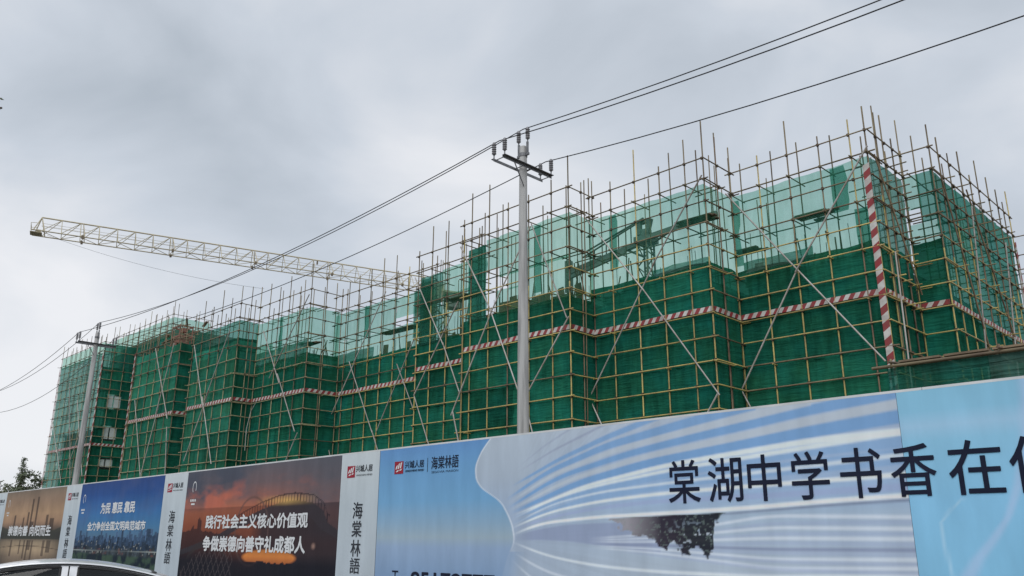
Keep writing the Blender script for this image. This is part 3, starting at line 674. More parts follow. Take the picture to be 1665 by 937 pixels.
utility_pole(17.0, PY, 'concrete utility pole farther right along the line behind the hoarding', True)
utility_pole(-77.0, PY, 'concrete utility pole beyond the far left one along the line', True)
def wire(label, dy, z, sags, spread):
    b = MB(); xs = [17.0, P1X, P2X, -77.0]; pts = []
    for (xa, xb), s in zip(zip(xs[:-1], xs[1:]), sags):
        for i in range(21):
            t = i/20
            pts.append((xa+(xb-xa)*t, PY+dy+spread*math.sin(t*math.pi), z-4*s*t*(1-t)))
    pts = [p for i, p in enumerate(pts) if i == 0 or (Vector(p)-Vector(pts[i-1])).length > .01]
    b.path(pts, .0135, 6)
    tag(b.build('power_cable', M['cable']), label, 'cable', 'power cables strung over the hoarding')
wire('black power cable over the pole tops, uppermost of the three', 0.0, 12.46, (.85, .74, 1.64), 0)
wire('middle black power cable, on the street-side crossarm insulators just below the uppermost cable', -.9, 11.79, (.97, .62, 1.53), 0)
wire('lowest black power cable, on the building-side crossarm insulators, apart from the other two', .9, 11.79, (1.05, .66, 2.1), 0)

# ------------------------------------------------------------------ hoarding with printed banners
YF = 11.9; HT = 3.70
off = (-20, 12.0, 0)
Hd = empty('hoarding', off, 'long white-capped site hoarding carrying the printed banners along the pavement', 'hoarding')
x = -76.0
while x < 10:
    b = MB(); b.box((x+1.0, 12.0, 1.9), (1.985, .05, 3.54))
    for i in range(5): b.box((x+.2+i*.4, 12.04, 1.9), (.12, .05, 3.5))
    b.build('steel_panel', M['sheet_steel'], Hd, off); x += 2.0
for i in range(29):
    block('post', (-76+i*3.0, 12.13, 1.85), (.08, .08, 3.7), 'sheet_steel', Hd, off)
for i in range(15):
    block('cap_rail', (-73+i*6.0, 11.985, 3.70), (5.99, .15, .035), 'cap', Hd, off)
for i in range(15): block('plinth', (-73+i*6.0, 11.99, .21), (5.99, .2, .16), 'concrete', Hd, off)

EF = np.array([.60, .615, .645])     # scene light that falls on the banner plane, used to turn seen colours into print colours
def P8(r, g, b): return s2l((r, g, b))/EF*np.array([.93, .97, .98])
rg = np.random.RandomState(3)
def vnoise(X, Z, sx, sz, seed=0):
    r = np.random.RandomState(seed); G = r.rand(64, 64)
    u = X/sx; v = Z/sz; i = np.floor(u).astype(int); j = np.floor(v).astype(int); a = u-i; b = v-j; a = a*a*(3-2*a); b = b*b*(3-2*b)
    g = lambda p, q: G[p % 64, q % 64]
    return (g(i, j)*(1-a)+g(i+1, j)*a)*(1-b)+(g(i, j+1)*(1-a)+g(i+1, j+1)*a)*b
def fbm(X, Z, sx, sz, seed=0, n=4):
    o = 0; w = .5; t = 0
    for k in range(n): o = o+w*vnoise(X, Z, sx/2**k, sz/2**k, seed+k); t += w; w *= .5
    return o/t
def lerp(a, b, t): t = np.clip(t, 0, 1)[..., None]; return a*(1-t)+b*t
def grad(Z, stops):
    zs = np.array([s[0] for s in stops]); cs = np.array([P8(*s[1]) for s in stops]); o = np.argsort(zs)
    return np.stack([np.interp(Z, zs[o], cs[o, k]) for k in range(3)], -1)
m, nt_, b_ = new_mat('printed_vinyl'); at = nt_.nodes.new('ShaderNodeAttribute'); at.attribute_name = 'print'
b_.inputs['Roughness'].default_value = .6; b_.inputs['Specular IOR Level'].default_value = .12
nz = nt_.nodes.new('ShaderNodeTexNoise'); gp = nt_.nodes.new('ShaderNodeNewGeometry'); mpv = nt_.nodes.new('ShaderNodeMapping'); mpv.inputs['Scale'].default_value = (1.6, 1, .35)
nt_.links.new(gp.outputs['Position'], mpv.inputs[0]); nt_.links.new(mpv.outputs[0], nz.inputs['Vector']); nz.inputs['Scale'].default_value = 1.6; nz.inputs['Detail'].default_value = 4
mrv = nt_.nodes.new('ShaderNodeMapRange'); mrv.inputs[1].default_value = .3; mrv.inputs[2].default_value = .7; mrv.inputs[3].default_value = .90; mrv.inputs[4].default_value = 1.06; nt_.links.new(nz.outputs['Fac'], mrv.inputs[0])
mv = nt_.nodes.new('ShaderNodeVectorMath'); mv.operation = 'SCALE'; nt_.links.new(at.outputs['Color'], mv.inputs[0]); nt_.links.new(mrv.outputs[0], mv.inputs['Scale']); nt_.links.new(mv.outputs[0], b_.inputs['Base Color'])
bpv = nt_.nodes.new('ShaderNodeBump'); bpv.inputs['Strength'].default_value = .5; bpv.inputs['Distance'].default_value = .03; nt_.links.new(nz.outputs['Fac'], bpv.inputs['Height']); nt_.links.new(bpv.outputs[0], b_.inputs['Normal'])
M['vinyl'] = m
def banner(x0, x1, z0, z1, paint, label, step=.028, ink=1.0):
    nx = max(2, int((x1-x0)/step)); nz_ = int((z1-z0)/step)
    X, Z = np.meshgrid(np.linspace(x0, x1, nx+1), np.linspace(z0, z1, nz_+1)); Y = YF+.005*(vnoise(X, Z, 1.7, 2.2, 5)-.5)-.001*np.sin((X-x0)/(x1-x0)*np.pi)
    cx = (x0+x1)/2
    co = np.stack([X-cx, Y-YF, Z-z0], -1).reshape(-1, 3)
    i, j = np.meshgrid(np.arange(nx), np.arange(nz_)); k = (j*(nx+1)+i).ravel()
    fs = np.stack([k, k+1, k+nx+2, k+nx+1], -1)
    me = bpy.data.meshes.new('banner'); me.vertices.add(len(co)); me.vertices.foreach_set('co', co.ravel())
    me.loops.add(len(fs)*4); me.loops.foreach_set('vertex_index', fs.ravel().astype(np.int32))
    me.polygons.add(len(fs)); me.polygons.foreach_set('loop_start', np.arange(0, len(fs)*4, 4, dtype=np.int32)); me.polygons.foreach_set('loop_total', np.full(len(fs), 4, np.int32))
    me.update(calc_edges=True); me.validate()
    ca = me.color_attributes.new('print', 'FLOAT_COLOR', 'POINT'); col = np.clip(paint(X, Z)*ink, .004, .9)
    ca.data.foreach_set('color', np.concatenate([col, np.ones(col.shape[:2]+(1,))], -1).astype(np.float32).ravel())
    me.polygons.foreach_set('use_smooth', np.ones(len(fs), bool)); me.materials.append(M['vinyl'])
    o = bpy.data.objects.new('banner', me); o.location = (cx, YF, z0); C.objects.link(o)
    tag(o, label, 'banner', 'printed banners on the hoarding'); return o, (cx, YF, z0)
def rail_backing(): pass
# lettering: real flat glyph meshes a few mm proud of the vinyl, fitted to a measured box
def text(body, x0, x1, z0, z1, mat, parent, off, bold=0.0, y=YF-.006, name='lettering'):
    cu = bpy.data.curves.new('t', 'FONT'); cu.body = body; cu.resolution_u = 3
    t = bpy.data.objects.new('t', cu); C.objects.link(t)
    me = bpy.data.meshes.new_from_object(t.evaluated_get(bpy.context.evaluated_depsgraph_get()))
    bpy.data.objects.remove(t); bpy.data.curves.remove(cu)
    nv = len(me.vertices); co = np.empty(nv*3, np.float32); me.vertices.foreach_get('co', co); co = co.reshape(-1, 3)
    a0, a1 = co[:, 0].min(), co[:, 0].max(); c0, c1 = co[:, 1].min(), co[:, 1].max()
    fs = [tuple(p.vertices) for p in me.polygons]; bpy.data.meshes.remove(me)
    h = max(0.0, bold)*(z1-z0)                     # stroke weight: the glyph printed again, nudged each way
    X = x0+h+(co[:, 0]-a0)/(a1-a0)*(x1-x0-2*h)-off[0]; Z = z0+h+(co[:, 1]-c0)/(c1-c0)*(z1-z0-2*h)-off[2]
    V = []; F = []
    sh = [(0, 0)] if h == 0 else [(h, 0), (-h, 0), (0, h), (0, -h), (.7*h, .7*h), (-.7*h, .7*h), (.7*h, -.7*h), (-.7*h, -.7*h)]
    for k, (dx, dz) in enumerate(sh):
        b = len(V); V += [(float(p)+dx, y-off[1]-.0006*k, float(q)+dz) for p, q in zip(X, Z)]; F += [tuple(i+b for i in f) for f in fs]
    return mesh(name, V, F, M[mat], parent)
def logo(x0, x1, z0, z1, parent, off):
    b = MB(); y = YF-.006; w = x1-x0; h = z1-z0
    b.add([(x0, y, z0), (x1, y, z0), (x1, y, z1), (x0, y, z1)], [(0, 1, 2, 3)], 0)
    y -= .003
    for i, (a, lo, hi) in enumerate(((.12, .38, .72), (.36, .40, .86), (.60, .44, .94))):
        b.add([(x0+w*a, y, z0+h*lo), (x0+w*(a+.15), y, z0+h*lo), (x0+w*(a+.27), y, z0+h*hi), (x0+w*(a+.12), y, z0+h*(hi-.06))], [(0, 1, 2, 3)], 1)
    b.add([(x0+w*.18, y, z0+h*.14), (x0+w*.42, y, z0+h*.18), (x0+w*.52, y, z0+h*.32), (x0+w*.28, y, z0+h*.27)], [(0, 1, 2, 3)], 1)
    b.add([(x0+w*.56, y, z0+h*.22), (x0+w*.78, y, z0+h*.27), (x0+w*.88, y, z0+h*.40), (x0+w*.62, y, z0+h*.34)], [(0, 1, 2, 3)], 1)
    return b.build('logo', [M['logo_red'], M['white_ink']], parent, off)
def emblem(xc, zc, parent, off):
    b = MB(); y = YF-.006
    pts = [(xc+.13*math.cos(t), zc+.19*math.sin(t)) for t in np.linspace(-.6, math.pi+.9, 16)]
    for (xa, za), (xb, zb) in zip(pts[:-1], pts[1:]):
        b.add([(xa, y, za), (xb, y, zb), (xc+(xb-xc)*.78, y, zc+(zb-zc)*.8), (xc+(xa-xc)*.78, y, zc+(za-zc)*.8)], [(0, 1, 2, 3)])
    for i in range(4): b.add([(xc-.2+i*.1, y, zc-.42), (xc-.13+i*.1, y, zc-.42), (xc-.13+i*.1, y, zc-.35), (xc-.2+i*.1, y, zc-.35)], [(0, 1, 2, 3)])
    b.add([(xc-.12, y, zc-.52), (xc+.12, y, zc-.52), (xc+.12, y, zc-.47), (xc-.12, y, zc-.47)], [(0, 1, 2, 3)])
    return b.build('emblem', M['white_ink'], parent, off)
ZB = .3
# mural
def curve_z(X, pts):
    p = np.array(pts); o = np.argsort(p[:, 0]); x, z = p[o, 0], p[o, 1]
    return np.interp(X, x, z)
def smooth_curve(pts, n=160):
    p = np.array(pts); xs = np.linspace(p[0, 0], p[-1, 0], n); z = np.interp(xs, p[:, 0], p[:, 1])
    k = 21; zz = np.pad(z, k//2, mode='reflect', reflect_type='odd'); z = np.convolve(zz, np.ones(k)/k, 'valid'); return np.stack([xs, z], 1)
WE = [(-12.42, 3.73), (-12.61, 3.56), (-12.75, 3.42), (-12.82, 3.31), (-12.9, 3.17), (-12.91, 3.05), (-12.88, 2.87), (-12.71, 2.69), (-12.38, 2.54), (-12.14, 2.40), (-11.96, 2.17), (-11.85, 1.98), (-11.79, 1.74), (-11.82, 1.60), (-11.93, 1.45), (-12.02, 1.24), (-12.09, 1.04), (-12.2, .3)]
def edge_x(Z):
    p = np.array(WE)[::-1]; zz = np.linspace(.3, 3.73, 200); xx = np.interp(zz, p[:, 1], p[:, 0]); k = 9
    xp = np.pad(xx, k//2, mode='edge'); xx = np.convolve(xp, np.ones(k)/k, 'valid'); return np.interp(Z, zz, xx)
BL = (104, 141, 184); BL2 = (118, 149, 186); LW = (164, 172, 184); RW = (198, 204, 211); SH = (135, 143, 165)
STROKES = [  # curve, half width at hub / at right end, colour, strength
 ([(-11.8, 2.99), (-10.97, 3.42), (-10.18, 3.74)], .008, .018, SH, .75), ([(-11.77, 2.93), (-10.72, 3.33), (-9.85, 3.59), (-9.3, 3.76)], .008, .025, SH, .85),
 ([(-11.85, 2.70), (-10.62, 3.14), (-9.49, 3.46), (-8.3, 3.74)], .015, .06, BL, .8), ([(-12.0, 2.45), (-10.87, 2.94), (-9.45, 3.32), (-7.99, 3.54), (-6.5, 3.75)], .02, .09, BL, .85),
 ([(-11.95, 2.29), (-10.62, 2.83), (-8.98, 3.15), (-7.62, 3.33), (-6.39, 3.47), (-5.69, 3.57), (-4.33, 3.68)], .02, .085, BL, .9), ([(-11.85, 2.2), (-10.15, 2.70), (-8.42, 2.99), (-6.84, 3.13), (-5.55, 3.27), (-4.33, 3.37)], .02, .11, BL, .9),
 ([(-11.8, 2.12), (-9.7, 2.58), (-8.03, 2.80), (-6.85, 2.92), (-5.57, 3.02), (-4.33, 3.06)], .02, .13, BL2, .8),
 ([(-11.8, 2.02), (-9.7, 2.45), (-8.2, 2.6), (-6.5, 2.72), (-4.33, 2.82)], .02, .11, BL2, .7),
 ([(-11.79, 1.72), (-11.2, 1.80), (-10.4, 1.83), (-9.4, 1.80), (-8.4, 1.75)], .02, .25, (125, 134, 162), .75),
 ([(-11.8, 1.9), (-10.8, 2.12), (-9.6, 2.26), (-8.3, 2.34), (-6.5, 2.36), (-4.33, 2.42)], .012, .05, (140, 152, 185), .7),
 ([(-11.9, 2.25), (-10.4, 2.76), (-8.7, 3.07), (-7.2, 3.23), (-5.6, 3.41), (-4.33, 3.52)], .015, .07, LW, .9), ([(-11.95, 2.38), (-10.7, 2.9), (-9.2, 3.24), (-7.8, 3.43), (-6.4, 3.6), (-5.6, 3.7)], .015, .065, LW, .85), ([(-11.8, 2.15), (-10, 2.64), (-8.2, 2.91), (-6.8, 3.03), (-5.5, 3.13), (-4.33, 3.15)], .012, .05, RW, .9),
 ([(-11.79, 2.10), (-10.63, 2.47), (-9.7, 2.64), (-8.04, 2.84), (-6.33, 2.98), (-4.33, 3.14)], .012, .04, RW, .85),
 ([(-11.83, 1.92), (-10.88, 2.20), (-9.71, 2.36), (-8.25, 2.46), (-6.47, 2.52), (-4.33, 2.58)], .016, .035, RW, .95),
 ([(-11.82, 1.96), (-10.9, 2.32), (-9.7, 2.52), (-8.2, 2.62), (-6.4, 2.72), (-4.33, 2.84)], .01, .03, RW, .7),
 ([(-11.79, 1.80), (-11.13, 2.00), (-9.72, 2.10), (-8.47, 2.13), (-6.50, 2.20), (-5.49, 2.26), (-4.33, 2.30)], .022, .035, (200, 206, 214), 1.0),
 ([(-8.8, 2.07), (-7.2, 2.105), (-6.5, 2.145), (-5.49, 2.2), (-4.33, 2.245)], .01, .02, (105, 112, 135), .8),
 ([(-11.79, 1.66), (-10.89, 1.42), (-9.74, 1.28), (-8.52, 1.22), (-6.58, 1.2), (-4.33, 1.28)], .018, .03, (190, 197, 208), .95),
 ([(-11.85, 1.52), (-11.2, 1.22), (-10.4, 1.04), (-8.5, .9), (-4.33, .85)], .02, .04, (182, 189, 202), .8),
 ([(-11.9, 1.4), (-11.4, 1.05), (-10.8, .8), (-9, .6), (-4.33, .5)], .02, .04, (182, 189, 202), .7)]
for i, zr in enumerate((2.02, 1.87, 1.74, 1.60, 1.48, 1.37)):
    STROKES.append(([(-9.9, 1.66+.03*(2.5-i)), (-8.4, 1.66+.06*(2.5-i)), (-6.4, zr-.01*(i-2.5)*2), (-4.33, zr)], .01, .028, (186, 193, 206) if i != 3 else (120, 128, 155), .85))
    STROKES.append(([(-9.4, 1.62+.03*(2.5-i)), (-8.2, 1.60+.06*(2.5-i)), (-6.4, zr-.06), (-4.33, zr-.065)], .01, .03, (145, 156, 184), .5))
def paint_mural(X, Z):
    bgc = grad(Z, [(3.7, (88, 126, 172)), (3.2, (96, 138, 178)), (2.5, (102, 144, 180)), (2.05, (122, 148, 172)), (1.75, (136, 152, 166)), (1.55, (126, 145, 172)), (1.0, (112, 134, 164)), (.3, (110, 130, 160))])
    bgc = bgc*(1+.06*(fbm(X, Z, 2.5, .7, 11)[..., None]-.5))
    ff = np.clip((X+12.9)/3.0, 0, 1)
    lil = grad(Z, [(3.7, (156, 166, 180)), (2.9, (149, 160, 176)), (2.3, (142, 157, 180)), (1.8, (140, 152, 172)), (1.2, (145, 157, 175)), (.3, (142, 154, 172))])
    blu = grad(Z, [(3.7, (158, 168, 184)), (3.0, (144, 161, 188)), (2.4, (138, 160, 190)), (2.1, (146, 162, 182)), (1.3, (152, 163, 178)), (.3, (142, 156, 174))])
    w = lerp(lil, blu, (X+11.5)/3.0)
    w = w*(1+.05*(fbm(X, Z, 3.0, .25, 21)[..., None]-.5))
    ang = np.arctan2(Z-1.72, np.maximum(X+12.3, .05)); fine = vnoise(ang*60, X*0, 1.0, 1, 23)*.6+vnoise(ang*150, X*.6, 1.0, 1.0, 24)*.4; w = w*(1+.13*(fine[..., None]-.5)*np.clip((X+12.0)/1.5, 0, 1)[..., None])
    for pts, h0, h1, colr, st in STROKES:
        sp = smooth_curve(pts); zc = np.interp(X, sp[:, 0], sp[:, 1]); t = np.clip((X-sp[0, 0])/max(.1, sp[-1, 0]-sp[0, 0]), 0, 1)
        hwid = h0+(h1-h0)*t**.7; d = np.clip((hwid-np.abs(Z-zc))/(.026+.012*t)+.5, 0, 1)*np.clip(hwid/.018, .35, 1)
        a = st*d*np.clip((X-sp[0, 0])/.5, 0, 1)*(X <= sp[-1, 0]+.01)
        w = lerp(w, np.broadcast_to(P8(*colr), w.shape), a)
    ex = edge_x(Z); a = np.clip((X-ex)/.03, 0, 1)
    rim = np.clip(1-np.abs(X-ex-.03)/.04, 0, 1)*.75*np.clip((Z-1.5)/.3, 0, 1); w = lerp(w, np.broadcast_to(P8(200, 205, 215), w.shape), rim)
    a = a*np.where(Z < 1.5, np.clip((X-ex)/.5, .25, 1), 1)
    o = lerp(bgc, w, a)
    # hanging tree print
    top = np.interp(X, [-9.42, -8.66, -7.46, -7.13], [2.075, 2.10, 2.125, 2.14]); low = np.interp(X, [-9.45, -9.18, -8.8, -8.37, -8.07, -7.85, -7.66, -7.52, -7.40, -7.34, -7.1], [2.09, 1.93, 1.77, 1.62, 1.60, 1.52, 1.60, 1.46, 1.55, 1.98, 2.13])
    nzv = fbm(X, Z, .22, .18, 31, 5); nf = fbm(X, Z, .09, .08, 41, 3); nf2 = fbm(X, Z, .07, .06, 43, 2)
    inside = np.clip((Z-(low+(nzv-.5)*.20+(nf2-.5)*.16))/.035, 0, 1)*np.clip((top-Z)/.012, 0, 1)*(X > -9.5)*(X < -7.08)
    gaps = np.clip((nf2-.70)/.05, 0, 1)*np.clip((X+8.3)/.4, 0, 1)*np.clip((2.06-Z)/.2, 0, 1); inside = inside*(1-.7*gaps)
    haze_ = np.clip((-8.35-X)/.7, 0, 1)*np.clip(1.25-np.abs(Z-1.95)/.4, 0, 1)
    tree = lerp(np.broadcast_to(P8(38, 30, 42), o.shape), np.broadcast_to(P8(58, 70, 58), o.shape), np.clip((nf2-.5)/.25, 0, 1)*.5*np.clip((2.0-Z)/.3, 0, 1))
    tree = lerp(tree, np.broadcast_to(P8(22, 26, 32), o.shape), np.clip((X+8.1)/.3, 0, 1)*.8)
    tree = lerp(tree, np.broadcast_to(P8(142, 138, 146), o.shape), haze_*.9)
    tree = lerp(tree, np.broadcast_to(P8(110, 125, 120), o.shape), np.clip((fbm(X, Z, .045, .04, 47, 2)-.66)/.08, 0, 1)*.38)
    return lerp(o, tree, inside*.97)
mu, moff = banner(-16.16, -4.35, ZB, 3.68, paint_mural, 'widest banner, blue with fanning white ribs and a hanging tree print', .02)
def paint_light(X, Z):
    o = grad(Z, [(3.7, (120, 166, 192)), (3.0, (126, 172, 200)), (2.2, (120, 168, 200)), (1.2, (116, 164, 194)), (.3, (112, 158, 188))])
    o = o*(1+.05*(fbm(X, Z, 2.0, 1.5, 61)[..., None]-.5))
    c1 = np.interp(Z, [.5, 1.29, 1.72, 1.95, 2.10, 2.3], [-3.7, -3.93, -3.99, -3.98, -3.86, -3.6]); o = lerp(o, np.broadcast_to(P8(150, 182, 205), o.shape), np.clip(1-np.abs(X-c1)/.035, 0, 1)*.7*(Z < 2.25))
    c2 = np.interp(Z, [.5, 1.0, 1.30, 1.50, 1.76, 2.01, 2.4, 2.9, 3.5], [-4.0, -3.9, -3.74, -3.61, -3.38, -3.19, -3.02, -2.86, -2.75]); wd = np.interp(Z, [.5, 1.3, 2.0, 3.3], [.22, .11, .05, .1]); o = lerp(o, np.broadcast_to(P8(150, 172, 202), o.shape), np.clip(1.3-np.abs(X-c2)/wd, 0, 1)*.65*np.clip((X+4.3)/.1, 0, 1))
    c3 = np.interp(X, [-2.6, -1, 2, 6], [3.2, 2.6, 1.7, 1.2]); o = lerp(o, np.broadcast_to(P8(155, 180, 206), o.shape), np.clip(1-np.abs(Z-c3)/.2, 0, 1)*.5)
    return o
lb, loff = banner(-4.345, 6.5, ZB, 3.68, paint_light, 'plain light blue banner at the far right end with faint curved ribbons', .04)
for i, ch in enumerate('棠湖中学书香在你'):
    bx = [(-8.17, -7.56), (-7.41, -6.80), (-6.71, -6.15), (-5.99, -5.41), (-5.25, -4.66), (-4.54, -3.95), (-3.80, -3.16), (-3.08, -2.44)][i]
    par, po = (mu, moff) if i < 5 else (lb, loff)
    text(ch, bx[0], bx[1], 2.285, 2.975, 'ink', par, po, .008, y=YF-.007)
logo(-15.59, -15.27, 3.12, 3.395, mu, moff)
text('兴城人居', -15.21, -14.54, 3.225, 3.39, 'ink', mu, moff, .004); text('XINGCHENG RENJU', -15.20, -14.54, 3.135, 3.19, 'ink', mu, moff, .004)
text('海棠林語', -14.29, -13.40, 3.16, 3.43, 'ink', mu, moff, .006); text('SEGOVIA MASION', -14.28, -13.41, 3.075, 3.12, 'ink', mu, moff, 0)
_b = MB(); _b.box((-14.42, YF-.007, 3.265), (.014, .002, .30)); _b.build('divider', M['ink'], mu, moff)
text('T', -15.52, -15.30, .80, 1.05, 'ink', mu, moff, 0); text('85178777', -14.87, -12.27, .74, 1.05, 'ink', mu, moff, .04)
# white strips
def paint_strip(X, Z):
    o = grad(Z, [(3.7, (172, 178, 184)), (2.5, (160, 168, 176)), (.3, (150, 158, 168))]); return o*(1+.04*(fbm(X, Z, .8, 2.0, 71)[..., None]-.5))
STR = [(-17.72, -16.17, 'white strip banner between the sunset banner and the ribbed blue banner, vertical grey characters'),
       (-27.85, -26.16, 'white strip banner between the blue city banner and the sunset banner'),
       (-37.05, -35.35, 'white strip banner between the brown towers banner and the blue city banner'),
       (-46.65, -44.98, 'white strip banner at the left edge beyond the brown towers banner')]
for x0, x1, lab in STR:
    o, so = banner(x0+.003, x1-.003, ZB, 3.68, paint_strip, lab, .06)
    c = (x0+x1)/2; w = (x1-x0)/1.55
    logo(c-.51*w, c-.19*w, 3.12, 3.395, o, so)
    text('兴城人居', c-.15*w, c+.51*w, 3.24, 3.40, 'dark_ink', o, so, .004); text('XINGCHENG RENJU', c-.14*w, c+.51*w, 3.13, 3.185, 'dark_ink', o, so, 0)
    for ch, za, zb in (('海', 2.165, 2.545), ('棠', 1.75, 2.12), ('林', 1.315, 1.69), ('語', .94, 1.29)): text(ch, c-.19*w, c+.20*w, za, zb, 'dark_ink', o, so, .008)
# sunset banner
def paint_sunset(X, Z):
    n1 = fbm(X, Z, 2.6, .8, 81, 5); n2 = fbm(X, Z, 1.2, .45, 91, 5); u = (X+26.16)/8.44
    o = grad(Z, [(3.7, (92, 88, 96)), (3.2, (104, 88, 92)), (2.8, (135, 92, 84)), (2.45, (168, 98, 72)), (2.1, (150, 84, 60)), (1.5, (120, 68, 52)), (.9, (60, 42, 42)), (.3, (30, 26, 30))])
    o = lerp(o, np.broadcast_to(P8(66, 72, 86), o.shape), np.clip((n1-.42)*4, 0, 1)*np.clip((Z-2.3)/.6+.15*u, 0, 1)*.85)
    o = lerp(o, np.broadcast_to(P8(176, 98, 80), o.shape), np.clip((n2-.52)*6, 0, 1)*np.clip((Z-2.2)/.4, 0, 1)*np.clip(1-(Z-2.9)/.5, 0, 1)*.8)
    o = lerp(o, np.broadcast_to(P8(78, 82, 92), o.shape), np.clip((u-.62)/.3, 0, 1)*np.clip((Z-1.6)/.3, 0, 1)*.65)
    dark = np.broadcast_to(P8(20, 22, 32), o.shape)
    band = (Z < 2.56+.02*u)*(.32+.25*u); o = lerp(o, dark, band)
    city = 1.95+.35*(vnoise(X, Z*0, .12, 1, 7) > .55)*np.clip(1-np.abs(u-.13)/.06, 0, 1)+.05*vnoise(X, Z*0, .1, 1, 9)
    o = lerp(o, dark, (Z < city-.25*np.abs(u-.1)*3)*.72*np.clip(1-(u-.25)/.2, 0, 1))
    # ramp bridge: big rising deck that coils at its right end
    deck = np.interp(X, [-26.2, -24.0, -22.4, -21.4, -20.5, -19.76, -18.88, -18.4, -18.2, -17.7], [1.35, 1.75, 2.22, 2.47, 2.62, 2.66, 2.58, 2.38, 2.1, 1.9])
    low = np.interp(X, [-26.2, -24.0, -22.6, -21.4, -20.4, -19.5, -18.9, -18.5, -17.7], [1.2, 1.55, 1.98, 2.2, 2.32, 2.34, 2.2, 1.95, 1.7])
    o = lerp(o, np.broadcast_to(P8(50, 46, 52), o.shape), ((Z < deck)*(Z > low)).astype(float)*.93)
    glow = np.clip(1-np.abs(X+20.2)/1.6, 0, 1)*np.clip(1-np.abs(Z-2.68)/.16, 0, 1); o = lerp(o, np.broadcast_to(P8(205, 165, 95), o.shape), glow*.75)
    rail = (np.abs(Z-deck-.19) < .016)|((np.abs(((X*7.0) % 1)-.5) < .12)*(Z > deck)*(Z < deck+.19)); o = lerp(o, dark, (rail*(X > -23.2)*(X < -18.1)).astype(float)*.75)
    o = lerp(o, np.broadcast_to(P8(44, 40, 46), o.shape), ((Z < low)*(X > -21.9)).astype(float)*np.clip((X+21.9)/.6, 0, 1)*.86)
    arch = np.interp(X, [-26.2, -25.3, -24.3, -23.2, -22.2, -21.6, -17.7], [.7, 1.15, 1.55, 1.72, 1.9, 1.5, .5]); 
    for k_, (xc, zc, rx, rz) in enumerate(((-23.3, .6, 2.6, 1.2), (-24.4, .5, 1.6, 1.0), (-21.9, 1.9, .9, .9))):
        rr = np.sqrt(((X-xc)/rx)**2+((Z-zc)/rz)**2); o = lerp(o, np.broadcast_to(P8(88, 68, 66) if k_ == 2 else P8(52, 44, 46), o.shape), np.clip(1-np.abs(rr-1)/.06, 0, 1)*.8)
    o = lerp(o, dark, np.clip((1.35-Z)/.3, 0, 1)*.8)
    eye = np.clip((1-np.sqrt(((X+20.9)/1.45)**2+((Z-1.22)/.22)**2))*8, 0, 1)*(Z > 1.06+.07*vnoise(X, Z*0, .13, 1, 17)); o = lerp(o, grad(Z, [(1.45, (165, 105, 60)), (1.25, (196, 120, 62)), (1.05, (150, 82, 52))]), eye*.95)
    o = lerp(o, np.broadcast_to(P8(150, 120, 110), o.shape), np.clip(1-np.sqrt(((X+18.75)/.12)**2+((Z-1.53)/.1)**2), 0, 1)*.9)
    truss = (np.abs(((X+Z*.7)*3.2 % 1)-.5) < .06)|(np.abs(((X-Z*.7)*3.2 % 1)-.5) < .06); o = lerp(o, np.broadcast_to(P8(96, 86, 88), o.shape), (truss*(X < -22.8)*(Z < arch)*(Z > .6)).astype(float)*.35)
    return o
su, suo = banner(-26.157, -17.723, ZB, 3.68, paint_sunset, 'sunset banner with a dark coiling footbridge and two lines of white characters', .028, ink=.86)
text('践行社会主义核心价值观', -24.64, -19.06, 1.965, 2.36, 'white_ink', su, suo, .035); text('争做崇德向善守礼成都人', -24.68, -19.10, 1.34, 1.775, 'white_ink', su, suo, .035)
emblem(-25.62, 3.2, su, suo)
# blue city banner
def paint_city(X, Z):
    u = (X+35.35)/7.5
    o = grad(Z, [(3.7, (52, 76, 132)), (3.2, (48, 84, 146)), (2.6, (62, 112, 168)), (2.1, (72, 120, 162)), (1.8, (84, 118, 148)), (.3, (40, 60, 90))])
    o = lerp(o, np.broadcast_to(P8(88, 100, 140), o.shape), np.clip((fbm(X, Z, 1.6, .9, 101)-.5)*3, 0, 1)*.5)
    o = o*(1+.2*(fbm(X, Z, 3, .5, 105)[..., None]-.5))
    for k_, (base, var, cw, sd, colr) in enumerate(((1.78, .28, .16, 111, (62, 84, 112)), (1.62, .26, .13, 121, (48, 66, 90)), (1.48, .2, .17, 131, (40, 54, 72)), (1.34, .14, .2, 141, (52, 60, 68)))):
        cell = np.floor(X/cw); hsh = np.modf(np.abs(np.sin(cell*12.9898+sd)*43758.5))[0]; hts = base+var*hsh**2.0-.06
        wcol = np.modf(np.abs(np.sin(cell*7.1+sd*1.3)*9758.5))[0]
        cc = np.stack([P8(*colr)[k]*(0.65+1.2*wcol) for k in range(3)], -1); fl = (np.modf(np.abs(np.sin(np.floor(Z/.05)*3.7+np.floor(X/.045)*5.3+sd)*1000))[0]); cc = cc*(.75+.6*fl[..., None]**3)
        o = lerp(o, cc, (Z < hts).astype(float))
    sp = np.modf(np.abs(np.sin(np.floor(X/.06)*91.7+np.floor(Z/.05)*37.3)*4358.5))[0]
    o = lerp(o, np.broadcast_to(P8(165, 165, 160), o.shape), ((sp > .95)*(Z < 1.6)*(Z > 1.15)).astype(float)*.7)
    o = lerp(o, np.broadcast_to(P8(110, 70, 66), o.shape), np.clip((fbm(X, Z, .3, .12, 151)-.6)*8, 0, 1)*(Z < 1.36)*(Z > 1.12)*.7)
    g = fbm(X, Z, .35, .25, 161, 4); gr = lerp(np.broadcast_to(P8(26, 38, 50), o.shape), np.broadcast_to(P8(62, 82, 70), o.shape), np.clip((g-.42)*4, 0, 1))
    o = lerp(o, gr, np.clip((1.22-.1*u-Z)/.08, 0, 1))
    o = lerp(o, np.broadcast_to(P8(165, 172, 172), o.shape), np.clip(1-np.abs(Z-(1.27-.0*u-.02*np.sin(u*3)))/.018, 0, 1)*.85)
    return o
